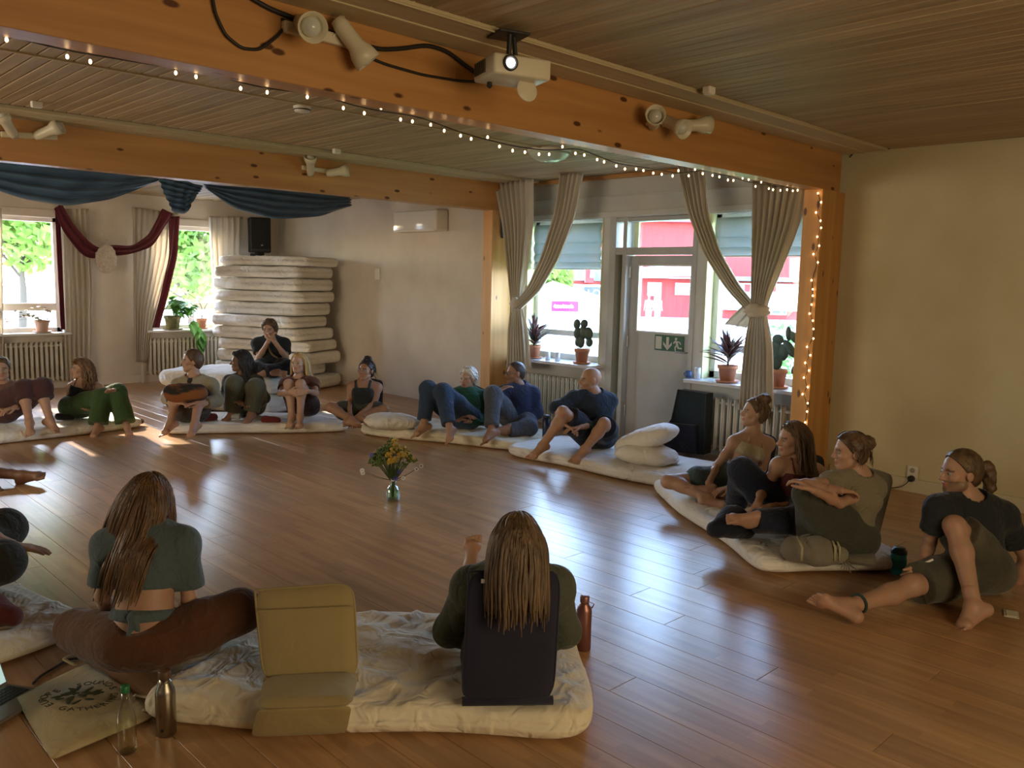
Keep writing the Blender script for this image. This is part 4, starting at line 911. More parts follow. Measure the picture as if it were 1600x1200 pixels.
# --- garments -------------------------------------------------------
def shirt(sleeve=.6, inf=.014, hem=-.05, neckr=.075, loose=.0, open_=None):
    inf += .002
    def fn(K, s, fem, hd):
        F = Field(); up, fw, lat = torso_prims(F, K, s, fem, inf+loose*.5); g = .84 if fem else .92; F.clip(0, K['pel']+up*hem*s, -up)
        for x in 'ab':
            F.ell(K['s'+x], np.array([.060]*3)*s*g+inf, None, .04)
            t = min(sleeve, 1.0); b = K['s'+x]*(1-t)+K['e'+x]*t
            if t > 0: F.cone(K['s'+x], b, .053*s*g+inf+loose*.6, (.053-.013*t)*s*g+inf+loose, .03, flat=sleeve <= 1)
            if sleeve > 1:
                t = sleeve-1; b = K['e'+x]*(1-t)+K['w'+x]*t; F.cone(K['e'+x], b, .042*s*g+inf+loose, (.042-.012*t)*s*g+inf+loose*.7, .03, flat=True)
        if neckr: F.hole(K['neck']+up*.055*s+fw*.02*s, neckr*s)
        return F
    return fn
def tank(inf=.010, hem=-.03, deep=.30, strap=.024):
    def fn(K, s, fem, hd):
        F = Field(); up, fw, lat = torso_prims(F, K, s, fem, inf, shoulders=False); H = np.linalg.norm(K['neck']-K['pel'])
        F.plane(K['pel']+up*hem*s, -up); F.cut.append(('p', K['pel']+up*H*(1-deep*.55), up))
        F2 = F
        return F2
    return fn
def straps(inf=.012, r=.014, deep=.3, x0=.075, halter=False):
    def fn(K, s, fem, hd):
        F = Field(); up = nz3(K['neck']-K['pel']); lat = nz3(K['lat2']-up*(K['lat2'] @ up)); fw = nz3(np.cross(up, lat)); H = np.linalg.norm(K['neck']-K['pel'])
        for sg_ in (-1, 1):
            a = K['pel']+up*H*(1-deep*.6)+fw*.108*s+lat*sg_*x0*s; b = K['pel']+up*H*1.06+lat*sg_*(.045 if halter else x0*1.1)*s+fw*.01; c = K['pel']+up*H*(1-deep*.6)-fw*.098*s+lat*sg_*x0*s
            F.cone(a, b+fw*.035*s, r, r, .01)
            F.cone(b+fw*.035*s, b-fw*.03*s, r, r, .01)
            if not halter: F.cone(b-fw*.03*s, c, r, r, .01)
        return F
    fn.nz = 0.0
    return fn
def pants(leg=2.0, inf=.014, loose=.0, waist=.10, flare=0.0):
    inf += .004
    """leg: 0..1 covers the thigh, 1..2 the shin"""
    def fn(K, s, fem, hd):
        F = Field(); s = s*.95; pel = K['pel']; up = nz3(K['neck']-pel); lat = nz3(K['lat']-up*(K['lat'] @ up)); fw = nz3(np.cross(up, lat)); R = np.stack([lat, fw, up], 1)
        F.ell(pel+up*.02, np.array([.168, .120, .128])*s+inf, R, .04); F.clip(0, pel+up*waist*s, up)
        for x in 'ab':
            t = min(leg, 1.0); m = K['h'+x]*.5+K['k'+x]*.5; b = K['h'+x]*(1-t)+K['k'+x]*t; F.cone(K['h'+x], m, .096*s+inf+loose*.5, .083*s+inf+loose, .04); F.cone(m, b, .083*s+inf+loose, (.066 if leg > .95 else .072)*s+inf+loose, .03, flat=leg <= 1)
            if leg > 1:
                t = leg-1; b = K['k'+x]*(1-t)+K['a'+x]*t; F.cone(K['k'+x], b, .060*s+inf+loose, (.058-.012*t)*s+inf+loose+flare, .035, flat=True)
        F.plane((0, 0, max(.004, pel[2]-.135)), (0, 0, -1))
        return F
    return fn
# --- hair styles ----------------------------------------------------
def h_short(th=.012, front=.045, low=-.02, noise=.003): return lambda K, hd, s, sd: [cap_field(K, hd, s, th, front, low).mesh(.006, noise=noise, nf=90, seed=sd)]
def h_long(n=260, length=.42, wave=0.0, bias=(0, 0, 0), th=.008, wid=.007, spread=.02, curl_f=26, off=.010):
    return lambda K, hd, s, sd: [cap_field(K, hd, s, th, .035, -.03).mesh(.007, noise=.002, nf=80, seed=sd), strands(K, hd, s, n, length, None, sd, wave, bias, spread, wid=wid, curl_f=curl_f, off=off)]
def h_bun(bx=0.0, by=-.10, bz=.09, br=.045, th=.009, wisps=30):
    def fn(K, hd, s, sd):
        r, f, u = hd; F = cap_field(K, hd, s, th, .040, -.03); c = K['head']+(r*bx+f*by+u*bz)*s; F.ell(c, (br*s, br*s, br*.9*s), None, .02)
        F.cone(c, K['head']+(f*by*.5+u*bz*.7)*s, br*.6*s, br*.7*s, .03)
        return [F.mesh(.006, noise=.004, nf=75, seed=sd), strands(K, hd, s, wisps, .12, None, sd, .006, (0, 0, 0), .12, wid=.003)]
    return fn

def belt(K, s, h, w):
    F = Field(); up, fw, lat = torso_prims(F, K, s, True, .013, shoulders=False); c = K['pel']+up*h*s; F.clip(0, c+up*w*.5, up); F.clip(0, c-up*w*.5, -up)
    k = c-fw*.128*s; F.ell(k, (.022, .022, .018), None, .01); F.cone(k, k-up*.07-lat*.012-fw*.012, .010, .007, .01); F.cone(k, k-up*.05+lat*.025-fw*.012, .009, .007, .01); F.cone(k+up*.01, k+lat*.03, .010, .010, .01); return F
def hood(K, s):
    F = Field(); up = nz3(K['neck']-K['pel']); lat = K['lat']; fw = nz3(np.cross(up, lat)); n = K['neck']+up*.05*s
    p = [n+(lat*math.sin(t)*.085-fw*math.cos(t)*.085)*s+up*(.035*math.cos(t))*s for t in np.linspace(-2.2, 2.2, 12)]
    for a, b in zip(p[:-1], p[1:]): F.cone(a, b, .030*s, .030*s, .02)
    return F
def placket(K, s):
    F = Field(); up = nz3(K['neck']-K['pel']); lat = nz3(K['lat2']-up*(K['lat2'] @ up)); fw = nz3(np.cross(up, lat)); H = np.linalg.norm(K['neck']-K['pel'])
    F.cone(K['pel']+up*H*.96+fw*.085*s, K['pel']+up*H*.35+fw*.105*s, .040*s, .050*s, .02); return F
def ringpts(d, r, n=14):
    a, b, _ = frame_of(d); return [r*(math.cos(t)*a+math.sin(t)*b) for t in np.linspace(0, 2*math.pi, n)]
def tail(K, hd, s, sd):
    r, f, u = hd; F = Field(); c = K['head']+(-f*.115+u*.02)*s
    pts = [c, c+(-f*.035+u*.0)*s, c+(-f*.05-u*.06)*s, c+(-f*.055-u*.12)*s, c+(-f*.045-u*.17)*s]
    for a, b, ra, rb in zip(pts[:-1], pts[1:], (.022, .034, .036, .028), (.034, .036, .028, .010)): F.cone(a, b, ra*s, rb*s, .015)
    return F.mesh(.006, noise=.004, nf=70, seed=sd)
def glasses(K, hd, s, e):
    r, f, u = hd; c = K['head']; pr = []
    for x in (-1, 1):
        q = c+(r*x*.033+f*.098+u*.004)*s; pr.append(tube([q+(r*math.cos(t)*.022+u*math.sin(t)*.016)*s for t in np.linspace(0, 6.283, 18)], .0022, 5)); pr.append(tube([q+(r*x*.022)*s, c+(r*x*.080+f*.06+u*.006)*s, c+(r*x*.083-f*.01+u*.006)*s], .002, 5))
    pr.append(tube([c+(-r*.011+f*.100+u*.006)*s, c+(r*.011+f*.100+u*.006)*s], .002, 5)); obj('glasses', join(*pr), mat('black_frame', (.015, .012, .012), .3), e, True)
SK = (.46, .27, .18); SKD = (.36, .20, .125); SKP = (.52, .33, .235)
C_ = lambda n, c, c2=None, f=.6, fs=16: cloth(n, c, c2, f, fs)
gp = 'people seated in a circle on the floor'
IL = -_r       # picture-left direction in the room
TOW = -nz3([_f[0], _f[1], 0])    # horizontally toward the camera
# 1 woman with long hair seen from behind
person('woman seen from behind with long brown hair, blue open-back top, brown trousers', dict(pel=(222, 1003, 'z', .24), neck=(234, 838, 'd', .06), head=(234, 785, 'd', .12), sa=(172, 856, 'd', .05), sb=(284, 852, 'd', .08),
    aa=(190, 985, 'd', .42), ab=(300, 985, 'd', .40), ka=(120, 985, 'd', .28), kb=(374, 955, 'd', .12), ta=(250, 985, 'd', .45), tb=(240, 985, 'd', .45), wa=(175, 965, 'd', .28), wb=(282, 970, 'd', .28), ea=(160, 930, 'd', .05), eb=(296, 935, 'd', .10), fa=(195, 975, 'd', .35), fb=(262, 978, 'd', .36)),
    s=.97, face=176, pitch=-8, hcol=(.115, .062, .028), skin=SK, hair=h_long(480, .43, .004, tuple(IL*.9), wid=.0065), eyes=False,
    clothes=[('top', C_('dusty_blue_jersey', (.085, .115, .125)), shirt(.80, .014, .235, .06, .016)), ('waist_tie', C_('dusty_blue_jersey', (.085, .115, .125)), lambda K, s, fem, hd: belt(K, s, .12, .030)), ('trousers', C_('brown_trousers', (.105, .045, .022)), pants(1.9, .014, .012, .045))])
# 2 woman from behind in the dark floor chair
person('woman seen from behind in dark floor chair, shoulder-length brown hair, olive jacket', dict(pel=(794, 1022, 'z', .24), neck=(806, 898, 'd', -.06), head=(808, 850, 'd', -.15), sa=(735, 918, 'd', -.01), sb=(868, 918, 'd', -.01),
    aa=(736, 890, 'z', .32), ab=(800, 930, 'd', .80), ka=(752, 955), kb=(808, 975), ta=(743, 838, 'f'), tb=(806, 895, 'f'), wa=(745, 1000, 'd', .30), wb=(848, 1005, 'd', .30), ea=(702, 985, 'd', .10), eb=(882, 985, 'd', .10), fa=(775, 1000, 'd', .35), fb=(820, 1005, 'd', .35)),
    s=.97, face=178, pitch=-6, hcol=(.125, .08, .045), skin=SK, hair=h_long(420, .31, .003, tuple(TOW*.6), wid=.0062, off=.008), eyes=False,
    clothes=[('jacket', C_('olive_jacket', (.075, .085, .06)), shirt(1.95, .016, -.04, .07, .014)), ('trousers', C_('dark_trousers', (.03, .03, .04)), pants(1.85, .012, .006))])
# 3 man with ponytail
person('ponytailed man with grey beard, black t-shirt and plaid shorts, one knee raised', dict(pel=(1530, 893, 'z', .13), neck=(1514, 785, 'd', -.02), head=(1500, 738, 'd', -.05), sa=(1468, 797, 'd', -.10), sb=(1566, 806, 'd', .0),
    aa=(1326, 948, 'z', .085), ab=(1522, 948, 'z', .085), ka=(1425, 915, 'n'), kb=(1492, 822, 'n'), ta=(1258, 912, 'f'), tb=(1484, 970, 'z', .03), wa=(1442, 880, 'd', -.12), wb=(1584, 930, 'd', .22), ea=(1452, 848, 'd', -.02), eb=(1602, 872, 'd', .14), fa=(1428, 896, 'd', -.2), fb=(1572, 958, 'd', .12)),
    s=1.06, face=-86, pitch=-4, fem=False, hcol=(.10, .062, .032), skin=SK, beard=.55, pn=(TOW*-1, None), hair=lambda K, hd, s, sd: h_short(.010, .030, -.03, .002)(K, hd, s, sd)+[tail(K, hd, s, sd)],
    clothes=[('t_shirt', C_('black_jersey', (.022, .026, .030)), shirt(.62, .016, -.06, .08, .014)), ('shorts', cloth('plaid_shorts', (.050, .050, .038), (.11, .10, .07), .5, 16), pants(.88, .018, .02))],
    extra=lambda K, hd, s, e, put: obj('anklet', tube([K['aa']+(K['ka']-K['aa'])*.16+q for q in ringpts(K['ka']-K['aa'], .048)], .008, 6), C_('dark_green_band', (.03, .06, .05)), e, True))
# 4 woman with bun, arms crossed on knees
person('woman with bun and olive clothes, arms folded over her knees', dict(pel=(1328, 842, 'z', .24), neck=(1342, 745, 'd', .0), head=(1328, 706, 'd', -.02), sa=(1298, 756, 'd', -.02), sb=(1366, 764, 'd', .04),
    aa=(1262, 842, 'z', .19), ab=(1280, 850, 'z', .19), ka=(1262, 772, 'n'), kb=(1280, 778, 'n'), ta=(1242, 856, 'z', .13), tb=(1256, 866, 'z', .13), wa=(1312, 766, 'd', -.26), wb=(1272, 766, 'd', -.34), ea=(1258, 756, 'd', -.16), eb=(1312, 786, 'd', -.20), fa=(1338, 768, 'd', -.18), fb=(1252, 752, 'd', -.30)),
    s=.95, face=-92, pitch=-4, hcol=(.10, .06, .034), skin=SK, hair=h_bun(0, -.115, .055, .045), curl=(.25, .5),
    clothes=[('top', C_('olive_grey_top', (.20, .175, .115)), shirt(.12, .014, -.05, .075)), ('trousers', C_('dark_olive_trousers', (.055, .058, .042)), pants(1.92, .012, .010))])
# 5 woman with long hair, maroon top, raised navy knee
person('woman with long brown hair, maroon top and navy trousers, one knee raised', dict(pel=(1235, 798, 'z', .24), neck=(1246, 722, 'd', .0), head=(1238, 687, 'd', -.02), sa=(1216, 728, 'd', -.03), sb=(1276, 738, 'd', .05),
    aa=(1150, 790, 'z', .19), ab=(1172, 815, 'd', -.42), ka=(1160, 736, 'n'), kb=(1248, 812, 'd', -.34), ta=(1128, 803, 'z', .13), tb=(1136, 822, 'd', -.44), wa=(1184, 788, 'd', -.24), wb=(1204, 792, 'd', -.25), ea=(1192, 766, 'd', -.06), eb=(1258, 788, 'd', -.08), fa=(1176, 804, 'd', -.3), fb=(1178, 794, 'd', -.3)),
    s=.96, face=-80, pitch=-3, hcol=(.11, .066, .038), skin=SK, hair=h_long(240, .30, .006, tuple(IL*-.2), wid=.006, spread=.035),
    clothes=[('top', C_('maroon_top', (.10, .028, .026)), tank(.010, .0, .42)), ('straps', C_('maroon_top', (.10, .028, .026)), straps(r=.009, deep=.42)), ('trousers', C_('navy_trousers', (.018, .024, .045)), pants(1.9, .014, .016))])
# 6 woman in halter top
person('woman with high bun and cream halter top, sitting cross-legged', dict(pel=(1152, 748, 'z', .24), neck=(1174, 682, 'd', .0), head=(1178, 645, 'd', -.02), sa=(1147, 692, 'd', -.03), sb=(1200, 694, 'd', .04),
    aa=(1108, 780, 'd', -.30), ab=(1106, 770, 'd', -.24), ka=(1044, 752, 'd', -.10), kb=(1176, 778, 'd', -.30), ta=(1136, 786, 'd', -.34), tb=(1076, 774, 'd', -.24), wa=(1108, 754, 'd', -.20), wb=(1140, 762, 'd', -.28), ea=(1120, 728, 'd', -.04), eb=(1192, 732, 'd', -.02), fa=(1110, 774, 'd', -.26), fb=(1114, 768, 'd', -.32)),
    s=.94, face=-84, pitch=6, hcol=(.13, .08, .05), skin=SKP, hair=h_bun(0, -.075, .125, .052),
    clothes=[('halter_top', C_('cream_crochet', (.50, .44, .30)), tank(.012, .20, .30)), ('straps', C_('cream_crochet', (.50, .44, .30)), straps(r=.008, deep=.30, halter=True)), ('shorts', C_('teal_denim', (.07, .105, .11)), pants(.40, .014, .01))])
# 7 bald man
person('bald man in navy shirt and dark shorts with hands clasped between bare knees', dict(pel=(932, 681, 'z', .24), neck=(928, 618, 'd', .0), head=(922, 594, 'd', -.02), sa=(896, 624, 'd', -.04), sb=(952, 627, 'd', .04),
    aa=(848, 696, 'z', .19), ab=(914, 702, 'z', .19), ka=(880, 644, 'n'), kb=(944, 662, 'n'), ta=(0, 0, 'o', -50), tb=(0, 0, 'o', -45), wa=(880, 662, 'd', -.26), wb=(908, 667, 'd', -.26), ea=(870, 638, 'd', -.12), eb=(944, 660, 'd', -.06), fa=(898, 671, 'd', -.3), fb=(884, 669, 'd', -.3)),
    s=1.04, face=-78, pitch=-2, fem=False, hcol=(.12, .07, .04), skin=SK, beard=.25, hair=None,
    clothes=[('shirt', C_('navy_shirt', (.022, .035, .058)), shirt(1.05, .016, -.06, .08, .012)), ('shorts', C_('dark_navy_shorts', (.016, .022, .035)), pants(.80, .018, .02))],
    extra=lambda K, hd, s, e, put: (obj('tattoo_band', tube([K['wb']*.72+K['eb']*.28, K['wb']*.52+K['eb']*.48], [.0335, .0385], 16), C_('tattoo_ink', (.05, .07, .075), None, .1), e, True), obj('sleeve_print', join(*[ellip(K['sa']+(K['ea']-K['sa'])*t+np.array([0, 0, .068])+TOW*.012, (.014, .014, .006), 8, 5) for t in (.15, .3, .42, .55, .68, .8)]), mat('sleeve_print_white', (.35, .36, .4), .7), e, True)))
# 8 man in navy hoodie
person('man in navy hoodie and glasses with chin in hand, grey trousers', dict(pel=(810, 655, 'z', .24), neck=(811, 608, 'd', .02), head=(805, 583, 'd', .0), sa=(789, 614, 'd', -.04), sb=(832, 616, 'd', .04),
    aa=(768, 674, 'z', .19), ab=(790, 674, 'd', -.34), ka=(770, 616, 'n'), kb=(826, 668, 'd', -.24), ta=(0, 0, 'o', -50), tb=(772, 680, 'd', -.38), wa=(781, 610, 'd', -.24), wb=(812, 662, 'd', -.16), ea=(772, 630, 'd', -.16), eb=(838, 644, 'd', .02), fa=(798, 600, 'd', -.16), fb=(794, 668, 'd', -.24)),
    s=1.0, face=-72, pitch=-4, fem=False, hcol=(.05, .035, .03), skin=SKD, hair=h_short(.005, .02, -.03, .001), beard=.3,
    clothes=[('hoodie', C_('navy_fleece', (.030, .040, .085)), shirt(1.9, .020, -.07, .07, .014)), ('hood', C_('navy_fleece', (.030, .040, .085)), lambda K, s, fem, hd: hood(K, s)), ('trousers', C_('grey_trousers', (.085, .10, .125)), pants(1.86, .014, .014))],
    extra=lambda K, hd, s, e, put: glasses(K, hd, s, e))
# 9 man in green sweater
person('white-haired man in green sweater and jeans, knees raised', dict(pel=(724, 653, 'z', .24), neck=(731, 614, 'd', .12), head=(731, 592, 'd', .10), sa=(711, 620, 'd', .10), sb=(755, 622, 'd', .14),
    aa=(662, 664, 'z', .19), ab=(703, 671, 'z', .19), ka=(669, 608, 'n'), kb=(692, 612, 'n'), ta=(0, 0, 'o', -50), tb=(0, 0, 'o', -12), wa=(722, 652, 'd', -.12), wb=(732, 658, 'd', -.12), ea=(711, 646, 'd', .06), eb=(758, 655, 'd', .10), fa=(732, 650, 'd', -.18), fb=(720, 654, 'd', -.2)),
    s=1.02, face=-28, pitch=2, fem=False, hcol=(.55, .52, .46), skin=SK, hair=h_short(.018, .055, -.01, .006), beard=.12,
    clothes=[('sweater', C_('green_wool', (.030, .115, .060)), shirt(1.85, .018, -.07, .07, .012)), ('jeans', C_('blue_denim', (.035, .060, .105)), pants(1.86, .014, .014))])
# 10 woman with topknot
person('woman with dark topknot and black tank top, sitting cross-legged', dict(pel=(567, 645, 'z', .24), neck=(568, 599, 'd', .02), head=(572, 579, 'd', .0), sa=(550, 605, 'd', .0), sb=(590, 606, 'd', .02),
    aa=(548, 656, 'd', -.36), ab=(560, 654, 'd', -.30), ka=(517, 637, 'd', -.16), kb=(600, 640, 'd', -.12), ta=(566, 658, 'd', -.42), tb=(536, 657, 'd', -.34), wa=(547, 648, 'd', -.26), wb=(564, 646, 'd', -.24), ea=(545, 627, 'd', -.04), eb=(586, 629, 'd', -.04), fa=(550, 660, 'd', -.32), fb=(553, 656, 'd', -.34)),
    s=.96, face=-24, pitch=4, hcol=(.03, .022, .02), skin=SKD, hair=h_bun(.02, -.05, .125, .055),
    clothes=[('tank_top', C_('black_tank', (.024, .027, .026)), tank(.010, -.04, .30)), ('straps', C_('black_tank', (.024, .027, .026)), straps(r=.016, deep=.30)), ('shorts', C_('dark_olive_shorts', (.045, .050, .035)), pants(.55, .014, .012))])
# 11 blonde woman
person('blonde woman hugging her bare knees, rust patterned dress', dict(pel=(474, 635, 'z', .24), neck=(468, 594, 'd', .0), head=(467, 568, 'd', -.02), sa=(447, 600, 'd', .0), sb=(489, 600, 'd', .0),
    aa=(456, 650, 'z', .19), ab=(469, 651, 'z', .19), ka=(451, 600, 'n'), kb=(470, 600, 'n'), ta=(0, 0, 'o', -8), tb=(0, 0, 'o', 8), wa=(452, 613, 'd', -.46), wb=(480, 611, 'd', -.46), ea=(437, 615, 'd', -.22), eb=(494, 614, 'd', -.20), fa=(468, 613, 'd', -.50), fb=(462, 614, 'd', -.50)),
    s=.97, face=-14, pitch=4, hcol=(.48, .33, .14), skin=SKP, hair=h_long(260, .27, .002, (0, 0, 0), wid=.006), pn=(-TOW, -TOW),
    clothes=[('dress', C_('rust_print_dress', (.10, .035, .02), (.22, .10, .04)), shirt(.55, .014, -.10, .085, .012)), ('shorts', C_('dark_brown_shorts', (.035, .018, .014)), pants(.34, .014, .01))])
# 12 man in black on the low pile
e5, K5 = person('man in black t-shirt with hands at his mouth on the low mattress pile', dict(pel=(425, 572, 'z', .60), neck=(423, 533, 'd', .0), head=(421, 515, 'd', -.04), sa=(403, 538, 'd', .0), sb=(444, 538, 'd', .0),
    aa=(434, 582, 'd', -.42), ab=(416, 582, 'd', -.38), ka=(402, 577, 'd', -.25), kb=(451, 574, 'd', -.25), ta=(448, 583, 'd', -.46), tb=(402, 584, 'd', -.44), wa=(419, 534, 'd', -.28), wb=(429, 534, 'd', -.28), ea=(405, 558, 'd', -.10), eb=(447, 558, 'd', -.10), fa=(425, 521, 'd', -.24), fb=(424, 522, 'd', -.24)),
    s=.98, face=-4, pitch=-6, fem=False, hcol=(.09, .055, .035), skin=SK, hair=h_short(.020, .052, -.035, .007),
    clothes=[('t_shirt', C_('black_jersey', (.022, .026, .030)), shirt(.70, .016, -.06, .08, .014)), ('trousers', C_('black_trousers', (.016, .017, .02)), pants(1.88, .014, .014))],
    extra=lambda K, hd, s, e, put: obj('bag_strap', tube(smooth_path([K['neck']+TOW*.12+_r*-.03, K['neck']*.5+K['pel']*.5+TOW*.15+_r*.05, K['pel']+TOW*.16+_r*.12+np.array([0, 0, .12])], 16), .012, 6), C_('tan_strap', (.20, .15, .08)), e, True))
# 13 woman with dark hair
person('woman with thick dark hair and olive trousers, knees drawn up', dict(pel=(388, 633, 'z', .24), neck=(382, 590, 'd', .0), head=(375, 565, 'd', -.02), sa=(358, 596, 'd', .0), sb=(402, 597, 'd', .0),
    aa=(362, 645, 'z', .19), ab=(392, 648, 'z', .19), ka=(366, 602, 'n'), kb=(400, 606, 'n'), ta=(0, 0, 'o', -25), tb=(0, 0, 'o', -15), wa=(364, 628, 'd', -.34), wb=(402, 630, 'd', -.30), ea=(350, 620, 'd', -.10), eb=(414, 622, 'd', -.08), fa=(378, 628, 'd', -.42), fb=(388, 630, 'd', -.42)),
    s=.98, face=-72, pitch=0, hcol=(.022, .018, .018), skin=SKD, hair=h_long(240, .22, .008, tuple(IL*-.4), th=.018, wid=.009, spread=.05, off=.02),
    clothes=[('top', C_('brown_olive_top', (.055, .05, .035)), shirt(1.6, .014, -.05, .07, .008)), ('trousers', C_('olive_trousers', (.095, .095, .062)), pants(1.88, .016, .026))])
# 14 man in beige shirt
e3, K3 = person('man in open beige shirt with short brown hair and bare shins', dict(pel=(298, 642, 'z', .24), neck=(303, 594, 'd', .0), head=(300, 564, 'd', -.02), sa=(279, 603, 'd', .0), sb=(330, 603, 'd', .0),
    aa=(267, 660, 'z', .19), ab=(304, 663, 'z', .19), ka=(273, 612, 'n'), kb=(313, 613, 'n'), ta=(0, 0, 'o', -20), tb=(0, 0, 'o', -8), wa=(278, 630, 'd', -.40), wb=(316, 631, 'd', -.40), ea=(263, 622, 'd', -.12), eb=(338, 626, 'd', -.12), fa=(294, 630, 'd', -.46), fb=(300, 630, 'd', -.46)),
    s=1.03, face=-66, pitch=0, fem=False, hcol=(.09, .05, .03), skin=SK, hair=h_short(.010, .045, -.03, .002),
    clothes=[('shirt', C_('beige_linen', (.30, .255, .165)), shirt(1.75, .018, -.06, .085, .014)), ('undershirt', C_('dark_tee', (.03, .022, .02)), lambda K, s, fem, hd: placket(K, s)), ('shorts', C_('dark_shorts', (.035, .030, .028)), pants(.85, .016, .02))])
# 15 curly woman
person('curly haired woman in black top and green trousers', dict(pel=(120, 636, 'z', .24), neck=(132, 597, 'd', .0), head=(126, 577, 'd', -.02), sa=(112, 606, 'd', .0), sb=(154, 606, 'd', .06),
    aa=(152, 668, 'z', .085), ab=(198, 666, 'z', .085), ka=(160, 621, 'n'), kb=(183, 613, 'n'), ta=(0, 0, 'o', -10), tb=(0, 0, 'o', 30), wa=(124, 639, 'd', -.14), wb=(166, 614, 'd', -.22), ea=(106, 632, 'd', .0), eb=(162, 628, 'd', .02), fa=(140, 636, 'd', -.22), fb=(176, 604, 'd', -.3)),
    s=.90, face=-48, pitch=2, hcol=(.17, .09, .045), skin=SK, hair=h_long(320, .27, .013, (0, 0, 0), th=.014, wid=.007, spread=.10, curl_f=70, off=.02),
    clothes=[('top', C_('black_camisole', (.018, .020, .024)), tank(.010, -.04, .38)), ('straps', C_('black_camisole', (.018, .020, .024)), straps(r=.008, deep=.38)), ('trousers', C_('green_harem_trousers', (.05, .10, .034)), pants(1.9, .016, .022, flare=.02))])
# 16 person in maroon at the picture edge
person('person in maroon clothes with bare shins beside the curly haired woman', dict(pel=(-2, 643, 'z', .24), neck=(4, 604, 'd', .02), head=(2, 577, 'd', .0), sa=(-20, 612, 'd', .0), sb=(30, 610, 'd', .02),
    aa=(46, 660, 'z', .19), ab=(78, 657, 'z', .19), ka=(39, 608, 'n'), kb=(66, 605, 'n'), ta=(0, 0, 'o', 25), tb=(0, 0, 'o', 65), wa=(-2, 640, 'd', -.25), wb=(24, 636, 'd', -.28), ea=(-26, 636, 'd', -.02), eb=(30, 636, 'd', .0), fa=(14, 640, 'd', -.33), fb=(10, 640, 'd', -.36)),
    s=1.0, face=28, pitch=0, fem=True, hcol=(.10, .065, .04), skin=SK, hair=h_short(.012, .045, -.03, .003),
    clothes=[('top', C_('mauve_top', (.16, .085, .07)), shirt(.3, .014, -.05, .08)), ('trousers', C_('maroon_trousers', (.075, .032, .034)), pants(1.35, .016, .020))])
# 17 person mostly out of the frame, grey trousers
person('person in grey trousers reaching over a knee at the rumpled futon', dict(pel=(-95, 905, 'z', .24), neck=(-105, 770, 'd', .0), head=(-95, 722, 'd', .0), sa=(-95, 790, 'd', .14), sb=(-120, 795, 'd', -.16),
    aa=(-70, 885, 'd', -.18), ab=(-75, 880, 'd', .16), ka=(6, 828, 'd', .18), kb=(2, 878, 'd', -.12), ta=(-72, 905, 'd', -.28), tb=(-60, 885, 'd', .28), wa=(-6, 838, 'd', -.02), wb=(14, 852, 'd', -.06), ea=(-60, 850, 'd', .10), eb=(-52, 848, 'd', -.16), fa=(16, 846, 'd', .05), fb=(50, 856, 'd', -.02)),
    s=1.0, face=85, pitch=-5, fem=False, hcol=(.10, .06, .04), skin=SK, hair=h_short(), curl=(.2, .12), pn=(None, (0, 0, -1)), group='people partly out of view',
    clothes=[('shirt', C_('white_shirt', (.62, .62, .62)), shirt(.7, .016, -.06, .08, .014)), ('trousers', C_('charcoal_trousers', (.045, .047, .042)), pants(1.88, .016, .02))])
# 18 person out of the frame with outstretched leg
person('person with bare outstretched leg on the floor, foot pointing up', dict(pel=(-150, 735, 'z', .13), neck=(-168, 640, 'd', .05), head=(-165, 603, 'd', .05), sa=(-172, 655, 'd', .2), sb=(-172, 660, 'd', -.12),
    aa=(34, 743, 'z', .075), ab=(-30, 752, 'z', .075), ka=(-60, 728), kb=(-90, 690, 'n'), ta=(60, 734, 'at', 'aa', -.03), tb=(-5, 758, 'at', 'ab', -.03), wa=(-175, 735, 'd', .35), wb=(-195, 745, 'd', -.2), ea=(-180, 697, 'd', .3), eb=(-190, 702, 'd', -.18), fa=(-170, 745, 'd', .38), fb=(-185, 755, 'd', -.2)),
    s=1.05, face=80, fem=False, hcol=(.06, .04, .03), skin=(.22, .115, .07), hair=h_short(), eyes=False, group='people partly out of view',
    clothes=[('shirt', C_('brown_shirt', (.12, .06, .04)), shirt(.7, .016)), ('shorts', C_('dark_shorts', (.035, .030, .028)), pants(.85, .016, .02))])
# ================================================================== floor chairs (two hinged padded panels)
def panel(c4, t, nrm, nu=14, nv=16, puff=.012, rnd=.12):
    """padded panel between four world corners (tl, tr, br, bl), thickness t along nrm"""
    tl, tr, br, bl = [np.array(c, float) for c in c4]; nrm = nz3(nrm); V = []; F = []
    for side in (1, -1):
        for j in range(nv+1):
            for i in range(nu+1):
                a = i/nu; b = j/nv; u = 2*a-1; v = 2*b-1; r = (abs(u)**9+abs(v)**9)**(1/9.) if (u or v) else 1; k = max(abs(u), abs(v))/r if r > 0 else 1
                a2 = (u*k+1)/2; b2 = (v*k+1)/2; p = (tl*(1-a2)+tr*a2)*(1-b2)+(bl*(1-a2)+br*a2)*b2; e = max(abs(u), abs(v)); th = (max(0, 1-e**14))**.5
                V.append(p+nrm*side*t/2*th+nrm*side*puff*(1-u*u)*(1-v*v)*.5)
    n = (nu+1)*(nv+1)
    for j in range(nv):
        for i in range(nu):
            q = (j*(nu+1)+i, j*(nu+1)+i+1, (j+1)*(nu+1)+i+1, (j+1)*(nu+1)+i); F.append(q); F.append(tuple(n+k for k in q[::-1]))
    return V, F
gch = 'floor chairs with folding backs'
